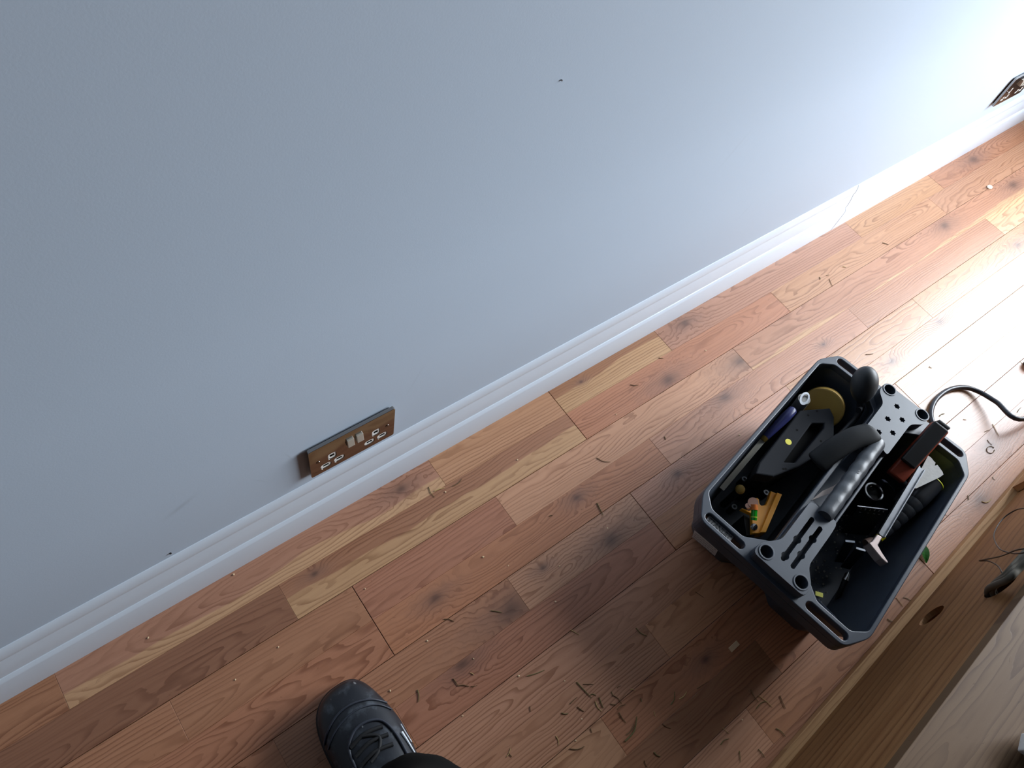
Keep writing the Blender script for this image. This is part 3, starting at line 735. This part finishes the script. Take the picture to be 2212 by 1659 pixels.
sc_ = in_box('filling_knife', 'filling knife with a plaster crusted pale grey jagged blade', 'scraper')
bl = [tuple(loc_(u, v, .172).xy) for u, v in ((1973, 1046), (2005, 984), (2012, 989), (2018, 997), (2021, 999), (2019, 1006), (2025, 1004), (2031, 1012), (2036, 1019), (2038, 1025), (2030, 1031), (1979, 1055), (1974, 1054))]
plate('blade', bl, [], .1705, .1720, simple('plaster_crust', (166, 164, 160), .8, noise=.18, scale=90, bump=.4), sc_)
tube('handle', [loc_(1974, 1051, .170), loc_(1966, 1056, .166), loc_(1948, 1068, .150), loc_(1935, 1080, .135)], [.003, .006, .007, .005], M_BLACK, sc_, seg=12)

hm = in_box('hammer', 'steel shafted hammer with a worn curved head', 'hammer')
a, b_ = loc_(1990, 1012, .1835), loc_(1903, 1157, .160)
F = frame(a, b_); L = (b_ - a).length
bm = bmesh.new(); bm_plate(bm, [(0,-.0062),(L,-.0062),(L,-.0045),(0,-.0045)], [], -.004, .004); bm_plate(bm, [(0,.0045),(L,.0045),(L,.0062),(0,.0062)], [], -.004, .004); bm_plate(bm, [(0,-.0045),(L,-.0045),(L,.0045),(0,.0045)], [], -.0025, .0012)
bm.transform(F); bm_obj('shaft', bm, M_STEEL, hm)
hz = .164
hd = [tuple(loc_(u, v, hz).xy) for u, v in ((1877, 1173), (1884, 1169), (1895, 1154), (1907, 1160), (1897, 1178), (1906, 1194), (1920, 1215), (1916, 1217), (1904, 1206), (1891, 1190))]
plate('head', hd, [], hz - .020, hz, simple('worn_hammer_head', (142, 128, 124), .45, .6, noise=.15, scale=80), hm, bevel=.0016)
q = loc_(1877, 1179, hz - .01)
tube('face', [loc_(1886, 1170, hz - .011), loc_(1871, 1176, hz - .013)], [.0085, .0095], simple('rusty_steel', (70, 50, 40), .6, .5), hm, seg=16)

tt = in_box('tapered_tool', 'black tapered ribbed tool with a yellow end ring and yellow tip', 'tool')
a, b_ = Vector((.168, -.131, .146)), Vector((.030, -.121, .104))
pts, rr = [], []
for i in range(41):
    t = i / 40; pts.append(a.lerp(b_, t)); base = .0205 if t < .30 else .0205 - (t - .30) / .70 * .0105
    rr.append(base - (.0009 if (t > .25 and i % 5 == 0) else 0))
tube('barrel', pts, rr, simple('black_ribbed_plastic', (44, 46, 50), .32), tt, seg=22, sharp=25)
tube('end_ring', [a - (b_ - a) * .012, a - (b_ - a) * .001], [.0208, .0212], simple('yellow_ring', (214, 214, 50), .4), tt, seg=24)
tube('tip', [b_, b_ + (b_ - a) * .07], [.0085, .0075], simple('yellow_tip', (222, 206, 20), .4), tt, seg=16)
tube('nose', [b_ + (b_ - a) * .071, b_ + (b_ - a) * .16], [.007, .005], M_BLACK, tt, seg=14)

ru = in_box('steel_rule', 'black steel rule with white numbered scale standing in the right bin', 'ruler')
A_, B_2 = loc_(1857, 1094, .140), loc_(1917, 1101, .140); D_ = loc_(1853, 1155, .070)
ex = (B_2 - A_).normalized(); ed_ = (D_ - A_); ed_ = (ed_ - ex * ed_.dot(ex)); hgt = ed_.length; ed_.normalize(); nn = ex.cross(-ed_).normalized()
if nn.z < 0: nn = -nn
RF = Matrix((ex, -ed_, ex.cross(-ed_))).transposed().to_4x4(); RF.translation = A_
Lr = (B_2 - A_).length
bm = bmesh.new(); bm_box(bm, (0, -hgt, -.0008), (Lr, 0, .0)); bm.transform(RF); rb = bm_obj('rule_blade', bm, M_BLACK, ru)
M_INK = simple('white_print', (200, 200, 200), .6)
bm = bmesh.new(); bm_box(bm, (-.004, -.0012, -.0009), (Lr, .0006, .0004)); bm.transform(RF); bm_obj('bright_edge', bm, M_STEEL, ru)
for i in range(6):
    me = text_mesh('numeral', str(i + 1), .0062, .0001); o = link('numeral', me, M_INK, rb)
    o.matrix_local = RF @ Matrix.Translation((.005 + i * (Lr - .010) / 5, -.0055, .0004))
bm = bmesh.new()
for i in range(26): bm_box(bm, (.002 + i * (Lr - .004) / 25, -.0026 - (.0006 if i % 5 == 0 else 0), .0001), (.0024 + i * (Lr - .004) / 25, -.0012, .0003))
for x0 in (.006, .022, .034, .044): bm_box(bm, (x0 * Lr / .055, -.0145, .0001), (x0 * Lr / .055 + .004, -.0138, .0003))
bm.transform(RF); tag(bm_obj('tick_marks', bm, M_INK, rb), kind='stuff')

jr = in_box('glass_vial', 'dark cylindrical pot with a steel rim beside the red tool', 'pot')
q = loc_(1888, 1062, .085)
tube('pot_body', [(q.x, q.y, .006), (q.x, q.y, .080)], [.019, .019], M_RUBBER, jr, seg=24)
bm = bmesh.new(); bm_plate(bm, circle(q.x, q.y, .0195, 28), [circle(q.x, q.y, .0150, 28)], .0802, .086); bm_obj('rim', bm, M_STEEL, jr, bevel=.001)
q2 = loc_(1884, 1055, .087); bm = bmesh.new(); bm_plate(bm, circle(q2.x, q2.y, .0045, 14), [circle(q2.x, q2.y, .0026, 14)], .0862, .0880); bm_obj('ring', bm, M_CHROME, jr)
cl = in_box('metal_clip', 'bent bluish metal clip arching beside the dark pot', 'clip')
def strip(pts, w, t):
    bm = bmesh.new(); pr = None
    for p in pts:
        p = Vector(p); cur = [bm.verts.new(p + Vector(d)) for d in ((0, -w, -t), (0, w, -t), (0, w, t), (0, -w, t))]
        if pr:
            for i in range(4): bm.faces.new((pr[i], pr[(i + 1) % 4], cur[(i + 1) % 4], cur[i]))
        else: bm.faces.new(cur)
        pr = cur
    bm.faces.new(pr[::-1]); return bm
bm = strip([loc_(1898, 1062, .02), loc_(1899, 1049, .085), loc_(1907, 1039, .107), loc_(1914, 1040, .108), loc_(1928, 1055, .098), loc_(1936, 1066, .07)], .004, .0011)
bm_obj('strap', bm, simple('blued_metal', (112, 116, 140), .35, .6), cl)
gtube = in_box('pipe_offcut', 'short dark grey pipe offcut under the red tool', 'pipe')
tube('pipe', [loc_(1938, 1036, .128), loc_(1958, 1058, .120)], [.0105, .0105], M_GREYPL, gtube, seg=16)
for i, (p0, p1) in enumerate((((1836, 1170, .105), (1812, 1213, .030)), ((1859, 1187, .105), (1826, 1226, .030)))):
    o = in_box('flat_bar', ('dark flat bar standing nearest the divider in the right bin', 'dark flat bar standing below the hammer head')[i], 'bar', 'dark flat bars in the right bin')
    a, b_ = loc_(*p0), loc_(*p1); F = frame(a, b_, (-.5, 0, 1)); fbox('bar', (0, -.008, -.002), ((b_ - a).length, .008, .002), simple('dark_bar_steel', (40, 42, 40), .45, .4), o, F, .0006)
    fbox('bright_end', (-.0012, -.008, -.002), (-.0001, .008, .002), M_STEEL, o, F, 0)
o = in_box('steel_punch', 'short bright steel punch tip among dark tools in the right bin', 'punch')
tube('shank', [loc_(1832, 1240, .062), loc_(1822, 1263, .055), loc_(1806, 1300, .012)], [.0055, .0050, .0045], M_BLACK, o, seg=12)
tube('tip', [loc_(1833.5, 1236.5, .0665), loc_(1826, 1254, .0615)], [.0030, .0068], M_CHROME, o, seg=12)
o = in_box('yellow_tag', 'small yellow tag near the hand slot of the right bin', 'tag')
q = loc_(1769, 1284, .07); bm = bmesh.new(); bm_box(bm, (-.004, -.007, 0), (.004, .007, .0012)); bm.transform(Matrix.Translation(q) @ Matrix.Rotation(.5, 4, 'Z'))
bm_obj('tag_sheet', bm, simple('yellow_card', (196, 190, 60), .5), o)
o = in_box('plastic_disc', 'cloudy grey plastic disc leaning in the corner of the right bin', 'disc')
bm = bmesh.new(); bm_plate(bm, circle(0, 0, .044, 36), [], 0, .0016); bm_plate(bm, circle(0, 0, .044, 36), [circle(0, 0, .0415, 36)], .0016, .0050)
bm.transform(Matrix.Translation((-.160, -.098, .078)) @ Matrix.Rotation(math.radians(52), 4, 'Y') @ Matrix.Rotation(.4, 4, 'Z'))
bm_obj('disc_sheet', bm, simple('cloudy_grey_plastic', (104, 110, 122), .4, noise=.1, scale=60), o)
# crumbs of plaster and swarf on the bin floor: nobody could count them
bm = bmesh.new(); rc = random.Random(4)
for i in range(190):
    x, y = rc.uniform(-.15, .15), rc.uniform(-.130, -.062); s_ = rc.uniform(.0008, .0024); h = .0052
    p = B(x, y, h + s_); bmesh.ops.create_icosphere(bm, subdivisions=1, radius=s_, matrix=Matrix.Translation(p))
tag(bm_obj('plaster_crumbs', bm, simple('pale_crumbs', (150, 148, 142), .7, .2)), 'pale plaster crumbs and swarf scattered on the right bin floor', 'crumbs', kind='stuff')

# ================================================================ FLOOR THINGS
M_CABLE = simple('black_cable_sheath', (30, 32, 40), .32)
cb = [P(2052, 968, .006), P(2034, 946, .006), P(2016, 917, .006), P(2011, 889, .006), P(2023, 862, .006), P(2050, 842, .006), P(2084, 837, .007), P(2116, 847, .012), P(2152, 868, .024), P(2212, 905, .040), Vector((1.78, -.665, .030)), Vector((2.05, -.64, .008)), Vector((2.4, -.60, .006))]
tag(tube('black_cable', smooth_path(cb, 8), .0056, M_CABLE, seg=12), 'thick black cable looping over the floor behind the tool tote', 'cable')
q = P(2223, 791, 0)
gc = empty('rubber_stopper', (q.x, q.y, 0)); tag(gc, 'small grey rubber stopper lying on the floor beyond the looping cable', 'stopper')
tube('stopper_body', [(0, 0, .0005), (0, 0, .016), (0, 0, .019)], [.015, .014, .011], M_GREYPL, gc, seg=18)
tube('stud', [(0, 0, .0191), (0, 0, .026)], [.005, .004], M_STEEL, gc, seg=12)
# green leaf by the tote
q = P(1995, 1192, .003); bm = bmesh.new(); pr = None
for i in range(9):
    t = i / 8; w_ = .009 * math.sin(math.pi * min(1, t * .96 + .04)); c0 = Vector((-.022 + .044 * t, 0, .004 * math.sin(math.pi * t) + .002 * t))
    cur = [bm.verts.new(c0 + Vector((0, -w_, .002))), bm.verts.new(c0), bm.verts.new(c0 + Vector((0, w_, .002)))]
    if pr:
        bm.faces.new((pr[0], pr[1], cur[1], cur[0])); bm.faces.new((pr[1], pr[2], cur[2], cur[1]))
    pr = cur
bmesh.ops.solidify(bm, geom=bm.faces[:], thickness=.0006)
bm.transform(Matrix.Translation((q.x, q.y, .0012)) @ Matrix.Rotation(.9, 4, 'Z'))
tag(bm_obj('green_leaf', bm, simple('fresh_green_leaf', (52, 132, 38), .5, noise=.1, scale=80)), 'small fresh green leaf on the floor beside the tote', 'leaf')
# pale wood chip
q = P(1585, 1397, 0); bm = bmesh.new(); bm_box(bm, (-.011, -.0045, 0), (.011, .0045, .0022))
bm.transform(Matrix.Translation((q.x, q.y, .0002)) @ Matrix.Rotation(math.radians(2), 4, 'Z'))
tag(bm_obj('wood_chip', bm, simple('pale_wood_chip', (206, 176, 140), .7), bevel=.0006), 'small pale rectangular wood chip lying on the floorboards', 'chip')
q = P(2137, 405, 0); bm = bmesh.new(); bm_plate(bm, circle(0, 0, .011, 7, .008), [], 0, .003); bm.transform(Matrix.Translation((q.x, q.y, .0002)))
tag(bm_obj('filler_flake', bm, simple('cream_flake', (224, 206, 180), .7), bevel=.0008), 'cream coloured flake on the bright floor near the far socket', 'flake')

def where_(wx, wy):
    if wx > 1.25 and wy < -.42: return 'on the bright floor beyond the tote'
    if wy > -.20: return 'on the boards near the skirting'
    if wy < -.62: return 'on the dark floor beside the oak unit'
    if wx < .30: return 'on the boards beside the shoe'
    if .30 < wx < .52 and wy < -.47: return 'in the clump of debris between shoe and tote'
    if wy < -.45: return 'in front of the tote end'
    return 'on the boards in the middle of the floor'
# dry plant stems trodden in over the floor: each one is a thing
def cr(off, sc, L): return [tuple(off[i % 2] + v / sc for i, v in enumerate(q)) for q in L]
STEMS = cr((800, 1250), 2.458, [(640,170,700,180),(390,215,445,228),(1060,270,1110,298),(1410,262,1470,305),(1725,70,1772,102),(832,517,925,485),(440,530,465,568),(465,568,525,573),(535,572,568,565),(250,590,256,655),
 (530,500,552,512),(848,678,852,705),(1095,548,1175,632),(1130,560,1185,562),(1100,680,1135,705),(1195,650,1230,705),(1215,630,1237,688),(1285,618,1335,665),(1310,695,1355,668),(1170,615,1200,622),(1060,665,1100,628),
 (1320,710,1358,765),(1352,865,1415,732),(1360,830,1400,770),(1595,670,1615,600),(1640,640,1680,600),(1735,585,1795,545),(1435,635,1442,655),(1280,600,1290,620),(1380,588,1405,595),(1310,580,1330,568),(985,835,1000,885),
 (1060,903,1137,890),(725,945,745,898),(735,925,752,945),(1550,770,1595,795),(1870,790,1905,822),(1860,882,1905,850),(1505,920,1540,945),(1455,965,1472,1000),(2020,590,2062,655),(2060,620,2135,680),(2050,690,2110,650),
 (2175,620,2205,690),(1960,915,1965,975),(2060,905,2095,950),(2155,795,2205,840),(1170,795,1178,818),(1505,705,1515,735),(1275,665,1305,668),(1015,712,1050,716)])
STEMS += cr((700, 900), 2.765, [(1628,245,1710,270),(2035,120,2042,138),(625,420,662,482),(660,445,720,425),(770,415,825,370),(1630,515,1668,590),(1345,595,1365,590)])
STEMS += cr((1100, 600), 3.687, [(965,850,1032,852),(1190,637,1228,640),(1235,1265,1245,1290)])
STEMS += cr((1500, 200), 3.107, [(1262,1008,1303,1022),(840,1238,845,1255),(905,1250,928,1303),(885,1228,905,1222),(995,1168,1020,1172)])
STEMS += cr((1860, 740), 6.284, [(65,160,165,150),(925,325,965,345),(1070,995,1135,965),(1390,1043,1430,1050),(1785,1105,1875,1270),(1675,1215,1755,1190),(1715,1320,1780,1390),(2125,945,2175,880)])
STEMS += cr((2012, 950), 11.06, [(870,1330,885,1440),(1455,890,1520,960)])
STEMS += cr((1700, 1250), 7.373, [(1740,300,1850,450),(1860,300,1980,360),(1600,640,1700,690)])
M_STEM = [simple('dry_stem_brown', (110, 84, 52), .7), simple('dry_stem_olive', (104, 96, 54), .7), simple('dry_stem_straw', (186, 158, 104), .7)]
rs = random.Random(11)
for i, (u0, v0, u1, v1) in enumerate(STEMS):
    r_ = rs.uniform(.00055, .0010) * (1.9 if (u1 - u0) ** 2 + (v1 - v0) ** 2 > 3000 else 1)
    a, b_ = P(u0, v0, r_ + .0003), P(u1, v1, r_ + .0003); side = Vector((-(b_ - a).y, (b_ - a).x, 0)) * rs.uniform(-.14, .14)
    m_ = (a + b_) / 2 + side; m_.z = r_ + .0004
    mi = rs.choice((0, 0, 1, 1, 2)); wx, wy = m_.x, m_.y
    o = tube('dry_stem', smooth_path([a, m_, b_], 3), [r_, r_, r_ * .9, r_ * .9, r_ * .8, r_ * .7, r_ * .5], M_STEM[mi], seg=6)
    where = where_(wx, wy)
    size = 'long' if (b_ - a).length > .028 else 'short'
    tag(o, size + ' ' + ('brown', 'olive', 'straw pale')[mi] + ' dry plant stem ' + where, 'stem', 'dry stems scattered over the floor')
ring = [P(2140 + 8.5 * math.cos(t), 971.5 + 7.5 * math.sin(t), .0012) for t in [i * .36 for i in range(17)]]
tag(tube('curled_stem', ring, .0008, M_STEM[0], seg=6), 'dry stem curled into a ring on the floor beside the tote', 'stem')
curl = [P(u, v, .0012) for u, v in ((2121, 1083), (2128, 1085.5), (2135, 1084), (2141, 1078))]
tag(tube('curled_stem', smooth_path(curl, 4), .0009, M_STEM[2], seg=6), 'pale curved stem on the dark knot beside the oak unit', 'stem')
# crumbs of wood
M_CRUMB = simple('pale_wood_crumb', (226, 200, 160), .7)
CRUMBS = cr((800, 1250), 2.458, [(983,122),(303,330),(490,728),(1975,750),(1032,542),(788,516),(105,595),(1090,860),(1122,745),(548,425)]) + cr((700, 900), 2.765, [(1155,258),(950,838),(1692,665),(1383,1104),(617,1340),(725,450),(245,1028),(1100,890),(1405,893)]) + cr((1100, 600), 3.687, [(852,1088),(1835,1253),(1565,580)]) + cr((0, 1050), 2.765, [(1405,1157),(885,905),(1395,528),(1663,962)])
for u, v in CRUMBS:
    s_ = rs.uniform(.0011, .0019); q = P(u, v, s_ * .6)
    bm = bmesh.new(); bmesh.ops.create_icosphere(bm, subdivisions=1, radius=s_)
    for v_ in bm.verts: v_.co = Vector((v_.co.x * rs.uniform(.8, 1.5), v_.co.y * rs.uniform(.7, 1.2), v_.co.z * .6))
    bm.transform(Matrix.Translation((q.x, q.y, s_ * .6 + .0002)) @ Matrix.Rotation(rs.uniform(0, 3), 4, 'Z'))
    tag(bm_obj('wood_crumb', bm, M_CRUMB), 'tiny pale crumb of wood ' + where_(q.x, q.y), 'crumb', 'wood crumbs scattered over the floor')

# ================================================================ THE PERSON'S FOOT
person = empty('person', (.058, -.44, 0))
tag(person, 'person standing in black trousers and a scuffed black work shoe, one foot in view', 'person')
M_LEATHER = simple('scuffed_black_leather', (34, 38, 46), .42, noise=.35, scale=28, bump=.15)
nt_ = M_LEATHER.node_tree; k_l = N(nt_); tcl = k_l.node('ShaderNodeTexCoord').outputs['Object']
xl, yl, zl = k_l.sep(tcl)
sf = k_l.m('MULTIPLY', k_l.ramp(k_l.noise(tcl, 38.0, 5.0, .65), .50, .72), k_l.ramp(k_l.noise(tcl, 9.0, 2.0), .35, .65))
fl = k_l.ramp(k_l.noise(k_l.xyz(k_l.m('MULTIPLY', xl, 130.0), k_l.m('MULTIPLY', yl, 70.0), k_l.m('MULTIPLY', zl, 90.0)), 1.0, 1.0), .74, .77)
cl_ = k_l.mix(k_l.m('MULTIPLY', sf, .75), rgb((22, 25, 32)), rgb((80, 86, 94)))
nt_.links.new(k_l.mix(k_l.m('MULTIPLY', fl, .5), cl_, rgb((150, 152, 154))), nt_.nodes['Principled BSDF'].inputs['Base Color'])
M_SOLE = simple('black_rubber_sole', (20, 21, 24), .6)
M_TROU = simple('black_work_cotton', (13, 14, 14), .9, noise=.2, scale=300, bump=.1, spec=.12)
def shoe_loft(name, secs, mat, parent, n=22):
    """secs: (y, centre x, half width, z bottom, z top, squareness)"""
    bm = bmesh.new(); pr = None
    for (y, cx, hw, zb, zt, e) in secs:
        cur = []
        for i in range(n):
            a = 2 * math.pi * i / n; ca, sa = math.cos(a), math.sin(a)
            x = cx + hw * math.copysign(abs(ca) ** e, ca); zz = (zb + zt) / 2 + (zt - zb) / 2 * math.copysign(abs(sa) ** e, sa)
            cur.append(bm.verts.new((x, y, zz)))
        if pr:
            for i in range(n): bm.faces.new((pr[i], pr[(i + 1) % n], cur[(i + 1) % n], cur[i]))
        else: bm.faces.new(cur)
        pr = cur
    bm.faces.new(pr[::-1])
    o = bm_obj(name, bm, mat, parent, smooth=True)
    m = o.modifiers.new('sub', 'SUBSURF'); m.levels = 1; m.render_levels = 2
    return o
Y0 = .44                                                    # local y = world y + .44
def yy_(wy): return wy + Y0
shoe = shoe_loft('shoe', [(yy_(-.2725), .004, .008, .020, .036, .95), (yy_(-.2745), .003, .021, .014, .046, .95), (yy_(-.283), .001, .0345, .012, .056, .95), (yy_(-.302), -.001, .0460, .012, .066, 1.0), (yy_(-.335), .000, .0535, .012, .074, 1.0),
                         (yy_(-.375), .002, .0570, .012, .084, 1.05), (yy_(-.42), .000, .0530, .012, .098, 1.0), (yy_(-.47), -.003, .0460, .012, .112, .95), (yy_(-.52), -.004, .0430, .012, .112, .9), (yy_(-.555), -.004, .0390, .012, .108, .9), (yy_(-.572), -.004, .024, .016, .09, .9)], M_LEATHER, person)
shoe['label'] = 'scuffed black lace-up work shoe'
shoe_loft('sole', [(yy_(-.268), .004, .010, .002, .018, .8), (yy_(-.271), .003, .0245, .001, .022, .8), (yy_(-.281), .001, .0380, .0005, .024, .8), (yy_(-.302), -.001, .0500, .0005, .024, .7), (yy_(-.34), .000, .0570, .0005, .024, .6), (yy_(-.38), .002, .0600, .0005, .024, .6), (yy_(-.44), .000, .0530, .0005, .024, .6), (yy_(-.50), -.003, .0460, .0005, .024, .6), (yy_(-.555), -.004, .0430, .0005, .024, .6), (yy_(-.576), -.004, .028, .0005, .024, .6)], M_SOLE, shoe)
# seams, laces and pale stripes follow the upper
SEC = [(-.2725, .004, .008, .020, .036), (-.283, .001, .0345, .012, .056), (-.302, -.001, .0460, .012, .066), (-.335, 0, .0535, .012, .074), (-.375, .002, .0570, .012, .084), (-.42, 0, .0530, .012, .098), (-.47, -.003, .0460, .012, .112)]
def on_shoe(wy, a, lift=.0006):
    """a point on the upper at world y and angle a from straight up (positive to the right)"""
    for s0, s1 in zip(SEC[:-1], SEC[1:]):
        if s0[0] >= wy >= s1[0]:
            t = (s0[0] - wy) / (s0[0] - s1[0]); v = [x0 + (x1 - x0) * t for x0, x1 in zip(s0, s1)]; break
    else: v = list(SEC[-1])
    _, cx, hw, zb, zt = v
    return Vector((cx + (hw + lift) * math.sin(a), yy_(wy), (zb + zt) / 2 + ((zt - zb) / 2 + lift) * math.cos(a)))
def seam(name, pts, r, mat, flat=1.0):
    return tube(name, smooth_path([on_shoe(y, a, r * .3) for y, a in pts], 5), r, mat, shoe, seg=8, flat=flat)
M_SEAM = simple('raised_seam', (44, 48, 58), .5)
seam('toe_seam', [(-.335, -1.25), (-.322, -.8), (-.312, -.3), (-.312, .2), (-.322, .75), (-.338, 1.25)], .0016, M_SEAM)
seam('toe_seam', [(-.344, -1.15), (-.332, -.7), (-.324, -.2), (-.324, .3), (-.334, .8), (-.35, 1.2)], .0012, M_SEAM)
seam('eyelet_seam', [(-.42, -.62), (-.39, -.60), (-.362, -.50), (-.346, -.15), (-.346, .25), (-.358, .58), (-.385, .70), (-.42, .75)], .0022, M_SEAM)
M_LACE = simple('black_lace', (12, 12, 14), .7)
for y in (-.362, -.376, -.391):
    seam('lace', [(y, -.45), (y + .004, 0), (y - .002, .48)], .0030, M_LACE)
seam('lace', [(-.358, -.1), (-.372, .25), (-.388, .1), (-.395, -.2)], .0028, M_LACE)
M_STRIPE = simple('white_reflective_stripe', (226, 230, 236), .4)
def stripe(pts, rr):
    bm = bmesh.new(); path = smooth_path([on_shoe(y, a, .0003) for y, a in pts], 5); k_ = len(path)
    bm_tube(bm, path, [rr[0] + (rr[1] - rr[0]) * i / (k_ - 1) for i in range(k_)], 8)
    auto_smooth(bm_obj('side_stripe', bm, M_STRIPE, shoe))
stripe([(-.376, 1.06), (-.39, 1.12), (-.405, 1.22)], (.0006, .0009)); stripe([(-.386, .93), (-.40, 1.0), (-.418, 1.08), (-.432, 1.2)], (.0022, .0006))
stripe([(-.386, -.66), (-.40, -.68), (-.42, -.70)], (.0006, .0008)); stripe([(-.393, -.50), (-.41, -.52), (-.43, -.56)], (.0016, .0020))
# trouser leg
tz = [(.006, -.482, .050, .050), (.006, -.482, .085, .062), (.006, -.486, .105, .068), (.008, -.494, .15, .070), (.006, -.520, .26, .072), (.004, -.560, .36, .075), (.0, -.602, .46, .079), (.0, -.622, .50, .080)]
bm = bmesh.new(); pr = None; nseg = 28
zs = smooth_path([Vector(q[:3]) for q in tz], 4); rs_ = np.interp(np.linspace(0, len(tz) - 1, len(zs)), range(len(tz)), [q[3] for q in tz])
for k_, (c0, r0) in enumerate(zip(zs, rs_)):
    cur = []
    for i in range(nseg):
        a = 2 * math.pi * i / nseg; f = 1 + .05 * math.sin(3 * a + k_ * .9) + .025 * math.sin(7 * a - k_ * 1.7)
        cur.append(bm.verts.new((c0.x + r0 * f * math.cos(a), yy_(c0.y) + r0 * f * 1.1 * math.sin(a), c0.z + .008 * math.sin(2 * a + k_) + (.012 * math.sin(a) if k_ < 6 else 0))))
    if pr:
        for i in range(nseg): bm.faces.new((pr[i], pr[(i + 1) % nseg], cur[(i + 1) % nseg], cur[i]))
    pr = cur
bm.faces.new(pr[::-1])
tr2 = bm_obj('trouser_leg', bm, M_TROU, person, smooth=True)
m = tr2.modifiers.new('sub', 'SUBSURF'); m.levels = 1; m.render_levels = 1
tr2['label'] = 'black cotton trouser leg'
